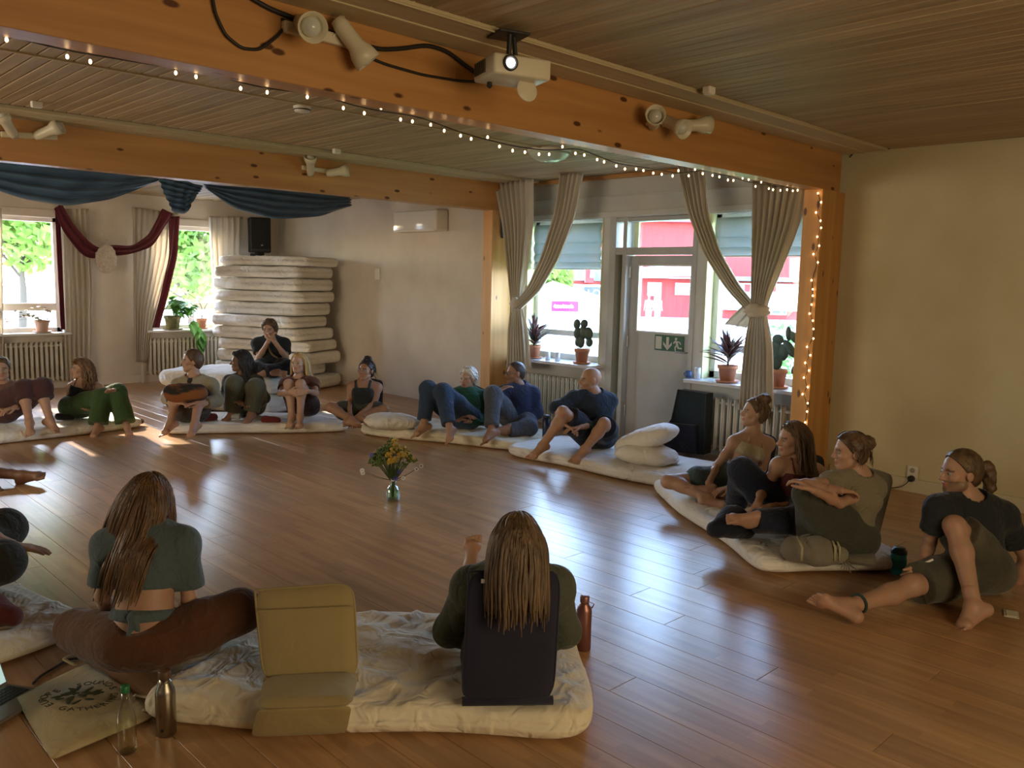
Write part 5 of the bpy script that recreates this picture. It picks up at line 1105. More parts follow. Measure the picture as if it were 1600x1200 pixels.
def floor_chair(tl, tr, br, bl, zb, lean, seat, m, label, t=.045, piping=None, seat_px=None):
    """back panel from photo corners: bottom on height zb, top leaned by `lean` metres away(+)/toward(-); seat length along the floor (toward facing dir)"""
    B1 = P(*bl, 2, zb); B2 = P(*br, 2, zb); d1, d2 = depth(B1), depth(B2); T1 = PD(*tl, d1+lean); T2 = PD(*tr, d2+lean); nrm = nz3(np.cross(B2-B1, T1-B1))
    e = empty('floor_chair', (B1+B2)/2-np.array([0, 0, .02]), label, 'floor chair', gch)
    obj('backrest', panel((T1, T2, B2, B1), t, nrm), m, e, True)
    pts = [T1, T2, B2, B1, T1]; obj('piping', tube(smooth_path(pts, 60), .005, 5), m, e, True)
    hv = nz3(np.array([nrm[0], nrm[1], 0])); hv = hv*(1 if hv @ TOW < 0 else -1)*(1 if seat > 0 else -1)
    if seat_px: S1, S2 = seat_px
    else: S1, S2 = B1+hv*abs(seat), B2+hv*abs(seat)
    sn = nz3(np.cross(B2-B1, S1-B1)); sn = sn if sn[2] > 0 else -sn; o = np.array([0, 0, .012])
    obj('seat', panel((B1+o, B2+o, S2+o, S1+o), t, sn), m, e, True)
    obj('hinge', tube([B1, B2], .018, 8), m, e, True)
    return e
M_TAN = cloth('tan_canvas', (.30, .235, .105), (.34, .27, .13), .25, 9); M_NAVYC = cloth('dark_navy_canvas', (.018, .018, .034), (.024, .024, .042), .2, 9); M_BLKC = cloth('black_canvas', (.02, .018, .018), None, .2); M_MARC = cloth('dark_maroon_canvas', (.045, .018, .016), None, .2); M_GREYC = cloth('grey_brown_canvas', (.16, .14, .10), None, .2)
ch = floor_chair((398, 922), (552, 911), (560, 1058), (412, 1066), .155, .10, -.3, M_TAN, 'empty tan canvas floor chair with its seat over the futon edge', seat_px=(P(402, 1112, 2, .165), P(550, 1106, 2, .165)))
obj('seat_flap', panel((P(402, 1108, 2, .168), P(550, 1102, 2, .168), P(541, 1146, 2, .03), P(392, 1152, 2, .03)), .03, nz3(TOW+np.array([0, 0, .6]))), M_TAN, ch, True)
a, b = PD(404, 955, depth(P(412, 1066, 2, .155))+.03), PD(553, 948, depth(P(560, 1058, 2, .155))+.03); obj('pocket_seam', tube([a, b], .004, 5), M_TAN, ch)
floor_chair((733, 893), (876, 890), (864, 1094), (722, 1096), .15, .02, .42, M_NAVYC, 'dark navy floor chair behind the woman in olive jacket', t=.05)
tg = PD(761, 908, depth(P(722, 1096, 2, .15))-.018); obj('care_tag', rbox(tg, (.045, .004, .016), .001, R=np.stack([_r, -TOW, [0, 0, 1]], 1)), mat('tag_white', (.5, .5, .5), .6), [o for o in bpy.data.objects if o.name.startswith('floor_chair')][-1])
floor_chair((1342, 728), (1397, 742), (1366, 862), (1318, 856), .14, .12, -.30, M_GREYC, 'grey brown floor chair behind the woman with folded arms')
floor_chair((578, 591), (598, 595), (597, 640), (574, 640), .14, .06, -.2, M_BLKC, 'black floor chair behind the woman with the topknot')
floor_chair((738, 600), (764, 612), (766, 655), (742, 655), .14, .12, -.2, M_MARC, 'dark maroon floor chair behind the man in green sweater')
floor_chair((1178, 672), (1214, 684), (1204, 748), (1172, 744), .14, .14, -.2, M_BLKC, 'black floor chair behind the woman in halter top')
floor_chair((1262, 708), (1287, 714), (1288, 790), (1258, 786), .14, .14, -.2, M_BLKC, 'black floor chair behind the woman in maroon top')
# black instrument case leaning by the door-bay radiator
B = P(1062, 712, 2, .0); e = empty('instrument_case', B, 'dark padded instrument case standing beside the white radiator', 'case'); dB = 0.0
x0 = W-.28
def px(p): return P(*p, 0, x0)
F_ = [px(p) for p in [(1060, 609), (1104, 615), (1100, 710), (1038, 706), (1041, 668), (1050, 655)]]; F_ = [np.array([p[0], p[1], max(p[2], .015)]) for p in F_]
obj('shell', poly(F_, .12, (1, 0, 0)), cloth('dark_teal_nylon', (.022, .034, .040), None, .3), e); obj('zip_edge', tube([p+np.array([-.004, 0, 0]) for p in F_+[F_[0]]], .008, 6), M_BLK, e)
F2 = [np.array([p[0]-.05, p[1], max(p[2], .015)]) for p in [px(q) for q in [(1046, 660), (1090, 664), (1092, 708), (1040, 706)]]]; obj('front_pocket', poly(F2, .05, (1, 0, 0)), cloth('navy_nylon', (.020, .026, .045), None, .4), e)
# ================================================================== vase with wild flowers
c = P(614, 782, 2, 0); c[2] = 0; e = empty('flower_vase', c, 'small clear glass vase of yellow and blue wild flowers on the floor', 'vase')
MG = clear_mat('vase_glass', (.80, .93, .88), .16)
obj('glass', lathe([(.001, .004), (.045, .002), (.052, .012), (.056, .05), (.052, .09), (.035, .115), (.024, .125), (.023, .15), (.027, .165), (.0245, .165), (.0205, .15), (.0215, .125), (.031, .112), (.048, .088), (.052, .05), (.048, .014), (.001, .012)], c, 28, cap=False), MG, e, True)
obj('water', lathe([(.001, .014), (.046, .016), (.049, .05), (.046, .08), (.001, .08)], c, 24, cap=False), clear_mat('water', (.86, .95, .90), .05), e, True)
rng = np.random.RandomState(11); M_STEM = mat('flower_stem', (.06, .10, .025), .6); MY = mat('yellow_blossom', (.55, .34, .03), .7, (.40, .28, .05), 60); MGf = mat('green_bud', (.13, .17, .04), .7, (.07, .12, .03), 60); MBl = mat('cornflower_blue', (.10, .09, .45), .6); MWh = mat('daisy_white', (.75, .72, .66), .6)
stems = []; blos = []
for i in range(95):
    a = rng.uniform(0, 6.28); r = .165*math.sqrt(rng.uniform(0, 1)); z = .30+.17*(1-(r/.18)**2)*rng.uniform(.5, 1)+.03*(r < .05); q = c+np.array([r*math.cos(a), r*math.sin(a), z]); stems.append(tube([c+np.array([.01*math.cos(a), .01*math.sin(a), .03]), c+np.array([.012*math.cos(a), .012*math.sin(a), .15]), c+(q-c)*np.array([.6, .6, .8]), q], [.002, .002, .0018, .0012], 5)); blos.append((q, a))
obj('stems', join(*stems), M_STEM, e)
me_y = mesh('yellow_flower', *join(*[ellip((.012*math.cos(t)*(k % 3), .012*math.sin(t)*(k % 3), .006*(k % 4)), (.009, .009, .008), 6, 4) for k, t in enumerate(np.linspace(0, 12, 9))]), True); me_y.materials.append(MY)
me_g = mesh('green_sprig', *join(*[ellip((.014*math.cos(t)*(k % 3), .014*math.sin(t)*(k % 3), .010*(k % 4)-.02), (.010, .006, .009), 6, 4) for k, t in enumerate(np.linspace(0, 14, 10))]), True); me_g.materials.append(MGf)
def daisy(n, r, m, core, cm):
    pr = [ellip((r*.62*math.cos(t), r*.62*math.sin(t), 0), (r*.4, r*.22, .003), 6, 4, R=np.array(Matrix.Rotation(t, 3, 'Z'))) for t in np.linspace(0, 2*math.pi, n, endpoint=False)]; me = mesh('flower', *join(*pr), True); me.materials.append(m); return me
me_b = daisy(9, .022, MBl, 0, 0); me_w = daisy(11, .020, MWh, 0, 0)
for i, (q, a) in enumerate(blos):
    right = (q-c) @ _r; me = me_y if (right > -.02 and i % 5 < 4 and q[2] > .33) else me_g
    link('blossom', me, None, e, tuple(q-c), (rng.uniform(-.5, .5), rng.uniform(-.5, .5), a))
def bloom(pxy, me, dd=0.0):
    q = PD(*pxy, depth(c)+dd); o = link('blossom', me, None, e, tuple(q-c)); o.rotation_euler = Vector(TOW+np.array([0, 0, .7])).to_track_quat('Z', 'Y').to_euler(); obj('stem', tube([c+np.array([0, 0, .16]), (c+q)/2+np.array([0, 0, .07]), q], [.002, .0018, .0012], 5), M_STEM, e)
for p in [(581, 711), (595, 704), (623, 737), (618, 747)]: bloom(p, me_b, -.06)
for p in [(651, 733), (658, 728), (566, 735), (567, 739), (614, 749), (630, 747), (602, 698)]: bloom(p, me_w, -.04)
for (pxy) in [(651, 733), (658, 728)]: link('flower_eye', mesh('flower_eye', *ellip((0, 0, 0), (.006,)*3, 8, 5), True), mat('dark_eye', (.05, .03, .05), .7), e, tuple(PD(*pxy, depth(c)-.046)-c))
# ================================================================== bottles, bag, laptop and other floor things
def bottle(name, pxy, prof, m, label, cap=None, capm=None, ring=None, z=0.0):
    c = P(*pxy, 2, z); c[2] = z; e = empty(name, c, label, 'bottle'); obj('bottle_body', lathe(prof, c, 28, cap=True), m, e, True)
    if cap: obj('cap', lathe(cap, c, 24), capm, e, True)
    return e, c
e, c = bottle('steel_bottle', (260, 1146), [(.034, 0), (.037, .004), (.037, .16), (.034, .18), (.022, .205), (.020, .225)], mat('brushed_steel', (.36, .33, .27), .28, metal=1.0), 'brushed steel water bottle standing beside the tote bag', [(.022, .222), (.0235, .226), (.0235, .25), (.021, .254)], mat('brown_cap', (.10, .055, .03), .5))
obj('emblem', lathe([(.006, 0), (.006, .001)], c+TOW*.0372+np.array([0, 0, .03]), 14, TOW), M_BLK, e); obj('cap_loop', tube([c+np.array([0, 0, .21])+q for q in ringpts((0, 0, 1), .0225)], .003, 6), mat('brushed_steel', (.36, .33, .27)), e)
e, c = bottle('glass_bottle', (199, 1174), [(.030, .0), (.034, .006), (.034, .12), (.030, .15), (.014, .20), (.013, .232)], clear_mat('clear_bottle', (.90, .95, .90), .16), 'clear bottle with green screw cap beside the tote bag', [(.0145, .228), (.0155, .230), (.0155, .252), (.013, .255)], mat('green_cap', (.02, .16, .05), .4))
e, c = bottle('copper_bottle', (911, 1014), [(.033, 0), (.036, .004), (.036, .19), (.034, .205), (.022, .222), (.021, .235)], mat('copper_bottle_metal', (.28, .135, .115), .35, metal=.7), 'copper coloured water bottle at the futon corner', [(.021, .232), (.0225, .236), (.0225, .262), (.020, .266)], mat('copper_cap', (.30, .16, .15), .35, metal=.6))
obj('carry_loop', tube([c+np.array([0, 0, .205])+_r*.036, c+np.array([0, 0, .225])+_r*.045, c+np.array([0, 0, .235])+_r*.024], .003, 6), mat('copper_cap', (.3, .16, .15)), e)
bottle('navy_flask', (853, 683), [(.036, 0), (.04, .004), (.04, .19), (.03, .2)], mat('navy_enamel', (.015, .022, .045), .35), 'dark navy flask beside the bald man', [(.03, .198), (.036, .202), (.036, .23), (.03, .236)], M_BLK, z=.115)
c = P(1402, 896, 2, .0); c[2] = 0; e = empty('teal_mug', c, 'teal travel mug beside the ponytailed man', 'mug'); MTe = mat('teal_plastic', (.03, .33, .36), .35)
obj('mug_body', lathe([(.040, 0), (.043, .004), (.046, .13), (.044, .132)], c, 26), MTe, e, True); obj('lid', lathe([(.047, .13), (.048, .134), (.046, .15), (.036, .152), (.035, .165), (.001, .166)], c, 26), mat('dark_teal_lid', (.02, .05, .05), .45), e, True); obj('sleeve', lathe([(.0462, .04), (.0475, .042), (.0485, .095), (.047, .097)], c, 26, cap=False), mat('teal_band', (.02, .2, .24), .6), e, True)
bottle('baby_bottle', (375, 656), [(.032, 0), (.034, .004), (.034, .10), (.03, .105)], mat('white_cup', (.55, .57, .55), .4), 'white drinking bottle lying near the woman in olive trousers', [(.028, .10), (.028, .125), (.012, .14)], mat('brown_lid', (.20, .11, .06), .5), z=.115)
o = [x for x in bpy.data.objects if x.name.startswith('baby_bottle')][0]; o.name = 'drinking_bottle'; o.rotation_euler = Vector(IL).to_track_quat('Z', 'Y').to_euler(); o.location.z = .155
# tote bag with printed emblem
TB = [P(*p, 2, .01) for p in [(25, 1093), (80, 1188), (238, 1122), (215, 1088), (135, 1038), (80, 1064)]]
e = empty('tote_bag', TB[0], 'cream cotton tote bag with dark printed emblem lying on the floor', 'bag')
ctr = sum(TB)/6
ang = [math.atan2(p[1]-ctr[1], p[0]-ctr[0]) for p in TB]; rad = [np.linalg.norm(p[:2]-ctr[:2]) for p in TB]
poly2 = np.array([p[:2] for p in TB+[TB[0]]])
poly2 = resample(poly2, 61)[:-1]
def tz(x, y): return .022+.014*math.sin(11*x+5*y)+.010*math.sin(17*y-7*x)
V = []; F = []
for k in range(11):
    t = k/10
    for p in poly2:
        q = ctr[:2]+(p-ctr[:2])*t; V.append((q[0], q[1], .012+tz(q[0], q[1])*(1-t**4)+.006*(1-t**6)))
n = 60
for k in range(10):
    for i in range(n): F.append((k*n+i, k*n+(i+1) % n, (k+1)*n+(i+1) % n, (k+1)*n+i))
M_TOTE = cloth('cream_canvas', (.44, .36, .20), (.50, .41, .25), .5, 12)
obj('bag_cloth', thick((V, F), .008), M_TOTE, e, True)
for _t in (tube(smooth_path([TB[4]+np.array([-.05, -.02, .02]), TB[4]+np.array([-.08, .06, .03]), TB[4]+np.array([.02, .10, .02]), TB[4]+np.array([.06, .02, .02])], 30), .010, 6, flat=.35), tube(smooth_path([TB[3]+np.array([-.02, -.02, .02]), TB[3]+np.array([.03, -.10, .02]), TB[2]+np.array([.04, .0, .01]), TB[2]+np.array([-.02, .05, .02])], 30), .010, 6, flat=.35)): obj('bag_handle', _t, M_TOTE, e, True)
M_INK = mat('green_black_ink', (.045, .05, .022), .8)
ec = P(124, 1098, 2, .03)                    # emblem centre and print axes on the cloth
ux = nz3((P(180, 1083, 2, .03)-P(70, 1113, 2, .03))*np.array([1, 1, 0])); uy = np.cross([0, 0, 1], ux)
def on_bag(u, v):
    q = ec+ux*u+uy*v; t_ = .7; return np.array([q[0], q[1], .0235+.012+tz(q[0], q[1])*.97])
def text_mesh(cu, name, m):
    t_ = bpy.data.objects.new('tmp_text', cu); COL.objects.link(t_); dg = bpy.context.evaluated_depsgraph_get(); me = bpy.data.meshes.new_from_object(t_.evaluated_get(dg)); bpy.data.objects.remove(t_); bpy.data.curves.remove(cu); me.materials.clear(); me.materials.append(m)
    o = bpy.data.objects.new(name, me); COL.objects.link(o); return o
def text_ring(word, r, a0, a1, flip, size):
    for i, chx in enumerate(word):
        cu = bpy.data.curves.new('letter', 'FONT'); cu.body = chx; cu.size = size; cu.extrude = .0008; cu.align_x = 'CENTER'; cu.align_y = 'CENTER'
        t = math.radians(a0+(a1-a0)*i/(len(word)-1)); p = on_bag(r*math.cos(t), r*1.0*math.sin(t)); th = t+(-math.pi/2 if not flip else math.pi/2)
        xd = ux*math.cos(th)+uy*math.sin(th); yd = np.cross([0, 0, 1], xd); o = text_mesh(cu, 'letter', M_INK); o.parent = e
        Mx = Matrix(((xd[0], yd[0], 0, p[0]), (xd[1], yd[1], 0, p[1]), (0, 0, 1, p[2]), (0, 0, 0, 1))); o.matrix_local = wmat(e).inverted() @ Mx
text_ring('EUROPE', .125, 205, 118, False, .042); text_ring('SOUNDS', .128, 78, 5, False, .042); text_ring('GATHERING', .128, 232, 342, True, .040)
pr = []; rng = np.random.RandomState(5)
for i in range(26):
    t = rng.uniform(0, 6.28); r = .085*math.sqrt(rng.uniform(.02, 1)); p = on_bag(r*math.cos(t), r*math.sin(t)); th = t+rng.uniform(-.7, .7); xd = ux*math.cos(th)+uy*math.sin(th); R = np.stack([xd, np.cross([0, 0, 1], xd), [0, 0, 1]], 1); pr.append(ellip(p, (.024*rng.uniform(.6, 1.2), .009, .0022), 10, 4, R=R))
obj('emblem', join(*pr), M_INK, e, True)
# laptop at the frame corner
c = P(2, 1100, 2, .012); e = empty('laptop', (c[0], c[1], 0), 'grey open laptop with dark keyboard beside the tote bag', 'laptop'); a = math.atan2(*(P(50, 1075, 2, 0)-P(0, 1140, 2, 0))[[1, 0]]); R = np.array(Matrix.Rotation(a, 3, 'Z'))
dd_ = nz3((P(57, 1074, 2, .02)-P(12, 1066, 2, .02))*np.array([1, 1, 0])); back = -dd_; edge = np.cross(back, [0, 0, 1]); fr = P(12, 1066, 2, .02)   # hinge end of the base; edge runs along the hinge
def lp(u, v, z): return np.array([fr[0], fr[1], 0])-edge*u-back*v+np.array([0, 0, z])
MAl = mat('laptop_grey', (.22, .20, .17), .4, metal=.5)
R = np.stack([edge, back, [0, 0, 1]], 1)
obj('base', rbox(lp(.165, .115, .010), (.33, .23, .016), .006, R=R), MAl, e); obj('key_field', rbox(lp(.165, .075, .0185), (.29, .11, .003), .001, R=R), M_BLK, e)
km = mesh('key', *rbox((0, 0, 0), (.016, .016, .003), .001, 1, R=R)); km.materials.append(mat('key_black', (.03, .028, .025), .6))
base_off = np.array(e.location)
for i in range(14):
    for j in range(5): link('key', km, None, e, tuple(lp(.03+.0205*i, .033+.021*j, .0205)-base_off))
Rt = np.stack([edge, nz3(back*.35+np.array([0, 0, .94])), nz3(np.cross(edge, nz3(back*.35+np.array([0, 0, .94]))))], 1)
obj('screen', rbox(lp(.165, -.042, .125), (.33, .23, .007), .003, R=Rt), MAl, e); obj('display', rbox(lp(.165, -.038, .125)-Rt[:, 2]*-.004, (.31, .21, .002), .001, R=Rt), mat('laptop_display', (.35, .5, .48), .3, emit=.5), e)
obj('cable', tube(smooth_path([np.array([*P(*p, 2, .008)[:2], .008]) for p in [(52, 1068), (64, 1056), (88, 1042), (108, 1030), (128, 1028)]], 40), .006, 7), M_CABLE, None, True, label='black laptop cable curving along the futon edge', cat='cable')
# grey-brown fringed bag, navy clothes, cloths
def heap(name, pts, rads, m, label, cat, k=.03, noise=.006, h=.008, nf=24, extra=None):
    F = Field()
    for a, b, ra, rb in zip(pts[:-1], pts[1:], rads[:-1], rads[1:]): F.cone(a, b, ra, rb, k)
    z0 = min(p[2] for p in pts)-min(rads)*.9; F.plane((0, 0, max(.003, z0)), (0, 0, -1)); V, Q = F.mesh(h, noise=noise, nf=nf, seed=len(label)); c0 = np.mean(V, 0); c0[2] = V[:, 2].min()
    e = empty(name, c0, label, cat); link(name+'_cloth', fast_mesh(name+'_cloth', [(V-c0, Q)], m), None, e); return e, c0
z = .16
M_STR = cloth('grey_striped_weave', (.17, .155, .12), (.22, .20, .15), .4, 20)
e, c0 = heap('shoulder_bag', [P(1240, 858, 2, z+.02), P(1275, 862, 2, z+.03), P(1308, 868, 2, z+.01)], [.075, .085, .06], M_STR, 'woven grey striped shoulder bag with fringe on the futon', 'bag')
for q, w_ in ((1246, 1), (1297, 1), (1304, .8)):
    p = P(q, 862, 2, z+.03); obj('stripe', tube([p+np.array([0, 0, .09])+nz3(_f*np.array([1, 1, 0]))*.02, p+np.array([0, 0, .05])+TOW*.075, p+np.array([0, 0, -.03])+TOW*.08], [.008*w_]*3, 6, flat=.4), mat('pale_stripe', (.36, .33, .20), .9), e, True)
obj('fringe', join(*[tube(smooth_path([P(1312, 872, 2, z)+np.array([.0, 0, .02]), P(1318+2*i, 880+i % 3, 2, z-.02), P(1314+5*i, 888+2*(i % 4), 2, .12)], 10), .003, 5) for i in range(6)]), M_STR, e); obj('strap', tube(smooth_path([P(1252, 838, 2, .26), P(1280, 832, 2, .28), P(1305, 842, 2, .25), P(1322, 858, 2, .20), P(1316, 870, 2, .17)], 30), .012, 6, flat=.5), M_STR, e, True)
heap('folded_sweater', [P(1118, 828, 2, .18), P(1145, 815, 2, .22), P(1165, 826, 2, .17)], [.06, .10, .07], cloth('navy_knit', (.014, .018, .030), None, .6), 'crumpled navy sweater on the futon edge beside the raised knee', 'sweater')
heap('patterned_cloth', [P(205, 658, 2, .05), P(220, 658, 2, .05)], [.05, .035], mat('red_white_print', (.10, .012, .02), .9, (.45, .35, .35), 26, fac=(.5, .56)), 'small red and white patterned cloth beside the green trousers', 'cloth')
heap('dark_shoe', [P(92, 651, 2, .16), P(112, 652, 2, .15)], [.04, .03], M_BLKC, 'dark crumpled garment behind the curly haired woman', 'garment')
heap('red_blanket', [P(318, 655, 2, .14), P(334, 652, 2, .14)], [.06, .05], cloth('red_wool', (.16, .03, .025), None, .5), 'dark red blanket under the man in beige shirt', 'blanket')
heap('maroon_cushion', [P(-60, 955, 2, .20), P(-20, 955, 2, .19), P(18, 962, 2, .17)], [.09, .085, .05], cloth('maroon_cotton', (.12, .032, .028), None, .4), 'maroon cushion lying on the rumpled white futon', 'cushion')
heap('red_cloth', [P(415, 656, 2, .14), P(435, 656, 2, .14)], [.045, .03], cloth('red_wool', (.16, .03, .025), None, .5), 'small dark red cloth between the two women on the futon', 'cloth')
# bundle on the knees of the man in beige
ka, kb = K3['ka'], K3['kb']; m0 = (ka+kb)/2
F = Field(); up = np.array([0, 0, 1.0]); l0 = nz3(kb-ka); F.ell(m0+TOW*.055-up*.02, (.205, .085, .115), np.stack([l0, nz3(np.cross(up, l0)), up], 1), .02); F.cone(ka+TOW*.05, kb+TOW*.05, .085, .085, .05); F.hole(ka-TOW*.03, .062); F.hole(kb-TOW*.03, .062)
V, Q = F.mesh(.010, noise=.006, nf=22, seed=3); cc = np.mean(V, 0); e = empty('knitted_bundle', cc, 'rust and black knitted bundle held on the knees of the man in beige', 'bundle'); link('bundle_cloth', fast_mesh('bundle_cloth', [(V-cc, Q)], mat('rust_black_knit', (.022, .018, .014), .95, (.21, .075, .022), 2.6, .5, 60, stretch=(1, 1, 3.2), fac=(.46, .56))), None, e)
# paper slip beside the ponytailed man, and the pen he holds
c = P(1580, 960, 2, .002); e = empty('paper_slip', (c[0], c[1], 0), 'small white paper slip on the floor beside the ponytailed man', 'paper'); obj('sheet', rbox((c[0], c[1], .004), (.11, .07, .004), .001, rz=.3), mat('paper', (.62, .58, .45), .8), e); obj('fold', rbox((c[0], c[1], .0075), (.09, .05, .003), .001, rz=.34), mat('paper', (.62, .58, .45)), e)
c = PD(1446, 880, depth(P(1530, 893, 2, .13))-.22); e = empty('pen', c, 'short white pen held by the ponytailed man', 'pen'); obj('barrel', tube([c-_r*.03-np.array([0, 0, .012]), c+_r*.04+np.array([0, 0, .022])], .006, 8), M_WPL, e); obj('tip', tube([c-_r*.03-np.array([0, 0, .012]), c-_r*.04-np.array([0, 0, .017])], [.005, .0015], 8), M_BLK, e)
# ================================================================== plants and cups on the sills
M_TERRA = mat('terracotta', (.42, .17, .09), .8, (.48, .21, .12), 9); M_SOIL = mat('soil', (.03, .02, .015), 1.0)
def pot(c, r, h, name, label, m=M_TERRA, saucer=True, group='potted plants on the sills'):
    e = empty(name, c, label, 'potted plant', group)
    obj('pot', lathe([(r*.72, .012), (r*.95, h*.80), (r*1.06, h*.80), (r*1.08, h), (r*.98, h), (r*.95, h*.9), (.001, h*.9)], c, 28), m, e, True); obj('soil', lathe([(.001, 0), (r*.95, 0)], np.array(c)+np.array([0, 0, h*.92]), 20, cap=False), M_SOIL, e)
    if saucer: obj('saucer', lathe([(r*.8, 0), (r*1.15, .004), (r*1.25, .022), (r*1.18, .022), (r*.9, .010), (.001, .010)], c, 28), m, e, True)
    return e
def leafmesh(L_, w, bend, fold=.15, n=7, tip=1.0):
    V = []; F = []
    for i in range(n+1):
        t = i/n; wd = w*math.sin(math.pi*min(1, t**.8*.98+.02))**tip; x = L_*t; z = -bend*t*t*L_
        V += [(x, -wd/2, z+fold*wd), (x, 0, z), (x, wd/2, z+fold*wd)]
    for i in range(n):
        a = 3*i; F += [(a, a+1, a+4, a+3), (a+1, a+2, a+5, a+4)]
    return thick((V, F), .003)
def leaf_at(me, e, c, az, el, sc=1.0, roll=0.0):
    o = link('leaf', me, None, e, tuple(np.array(c)-np.array(e.location))); o.rotation_euler = (Matrix.Rotation(az, 3, 'Z') @ Matrix.Rotation(-el, 3, 'Y') @ Matrix.Rotation(roll, 3, 'X')).to_euler(); o.scale = (sc,)*3; return o
M_CROT = mat('croton_leaf', (.035, .045, .030), .4, (.14, .045, .06), 10); M_CACT = mat('cactus_pad', (.028, .05, .035), .45, (.045, .07, .045), 14); M_LEAF = mat('green_leaf', (.06, .20, .03), .35, (.10, .28, .05), 12); M_YEL = mat('yellow_leaf', (.45, .55, .05), .5)
me_c = mesh('leaf', *leafmesh(.26, .045, .12), True); me_c.materials.append(M_CROT)
def croton(c, r, h, label, n=46, seed=0):
    e = pot(c, r, h, 'potted_croton', label); rng = np.random.RandomState(seed); t0 = np.array(c)+np.array([0, 0, h*.9])
    obj('stem', tube([t0, t0+np.array([0, 0, .17])], [.012, .008], 8), M_CROT, e)
    for i in range(n): leaf_at(me_c, e, t0+np.array([0, 0, .02+.15*rng.uniform(0, 1)]), rng.uniform(0, 6.28), math.radians(rng.uniform(12, 88)), rng.uniform(.7, 1.1), rng.uniform(-.5, .5))
def cactus(c, r, h, pads, label):
    e = pot(c, r, h, 'potted_cactus', label); t0 = np.array(c)+np.array([0, 0, h*.9])
    for y, z, ry, rz_, rot in pads:
        R = np.array(Matrix.Rotation(rot, 3, 'X')); obj('pad', ellip(t0+np.array([.0+.01*math.sin(9*y), -y, z]), (.022, ry, rz_), 20, 14, R=R), M_CACT, e, True)
    return e
zs = .80
def sill(px, z=.80, x=W-.10): return np.array([P(px, 560, 0, x)[0], P(px, 560, 0, x)[1], z])
croton(sill(834, .80), .085, .16, 'spiky dark croton in a terracotta pot beside two white candles', seed=1)
cactus(sill(909, .80), .085, .17, [(-.02, .10, .055, .075, 0), (-.075, .20, .055, .07, .2), (-.085, .30, .052, .06, .3), (.01, .21, .06, .08, -.1), (.02, .31, .055, .05, -.2), (.08, .20, .07, .075, -.3), (-.06, .10, .045, .06, .4), (.10, .10, .05, .05, -.9)], 'prickly pear cactus in a terracotta pot near the door frame')
croton(sill(1138, .78), .095, .17, 'spiky dark croton in a terracotta pot beside the blue cup', seed=2)
e = cactus(sill(1217, .78), .085, .18, [(-.02, .09, .06, .08, 0), (-.05, .20, .07, .09, .2), (.03, .18, .06, .08, -.2), (.10, .22, .045, .10, -.7), (.15, .32, .042, .10, -.9), (-.02, .30, .06, .05, .1), (.08, .36, .03, .07, -.1), (.17, .02, .045, .05, .2)], 'prickly pear cactus in a terracotta pot behind the tied curtain')
def candle(c, r, h, label, m, name='candle', cat='candle', wick=True):
    e = empty(name, c, label, cat, 'cups and candles on the sills'); obj('wax' if wick else 'cup_wall', lathe([(r, 0), (r, h), (r*.9, h), (r*.8, h*(.94 if wick else .08)), (.001, h*(.94 if wick else .08))], c, 20), m, e, True)
    obj('wick' if wick else 'handle', tube([np.array(c)+np.array([0, 0, h*.93]), np.array(c)+np.array([.002, 0, h*1.05])], .002, 5) if wick else tube([np.array(c)+np.array([0, r, h*.75]), np.array(c)+np.array([0, r*1.6, h*.6]), np.array(c)+np.array([0, r*1.5, h*.3]), np.array(c)+np.array([0, r, h*.2])], .005, 6), M_BLK if wick else m, e)
M_WAX = mat('white_wax', (.60, .63, .68), .4)
candle(sill(856), .030, .10, 'white pillar candle next to the croton by the post', M_WAX); candle(sill(871), .030, .10, 'white pillar candle next to the cactus by the door', M_WAX)
candle(sill(1091, .78), .032, .115, 'tall white candle beside the blue cup', M_WAX); candle(sill(1077, .78), .034, .07, 'small blue cup on the sill end beside the door', mat('blue_glaze', (.07, .14, .33), .3), 'cup', 'cup', False)
# back window plants
zb = .835; yb = BACK-.08
def bsill(px): q = P(px, 515, 1, yb); return np.array([q[0], yb, zb])
M_MOSS = mat('mossy_pot', (.22, .19, .09), .9, (.13, .14, .06), 14)
me_l = mesh('leaf', *leafmesh(.20, .15, .5, .12, tip=.8), True); me_l.materials.append(M_LEAF)
e = pot(bsill(270), .13, .22, 'potted_philodendron', 'leafy green philodendron in a mossy clay pot trailing over the sill', M_MOSS); rng = np.random.RandomState(8); c = np.array(e.location)
for i in range(34):
    az = rng.uniform(2.6, 6.8); t = c+np.array([rng.uniform(-.05, .30), rng.uniform(-.10, .02), .22+rng.uniform(.0, .26)]); obj('petiole', tube([c+np.array([.02, 0, .2]), t], .004, 5), M_LEAF, e); leaf_at(me_l, e, t, az, math.radians(rng.uniform(-20, 50)), rng.uniform(.7, 1.15))
for i in range(9):
    t = c+np.array([.24+.02*i+rng.uniform(-.06, .06), -.14+rng.uniform(-.03, .02), .14-.045*i]); leaf_at(me_l, e, t, rng.uniform(4.0, 5.5), math.radians(rng.uniform(-70, -10)), 1.0)
e = pot(bsill(315), .085, .17, 'potted_orchid', 'thin arching orchid in a small terracotta pot beside the curtain'); c = np.array(e.location)
pth = [c+np.array([0, 0, .15]), c+np.array([.02, 0, .35]), c+np.array([-.06, 0, .48]), c+np.array([-.22, 0, .58])]; p2 = [c+np.array([0, 0, .15]), c+np.array([.06, -.02, .38]), c+np.array([.2, -.03, .52]), c+np.array([.34, -.03, .62])]
obj('stem', join(tube(smooth_path(pth, 20), .006, 6), tube(smooth_path(p2, 20), .006, 6)), mat('stem_brown', (.10, .10, .04), .7), e)
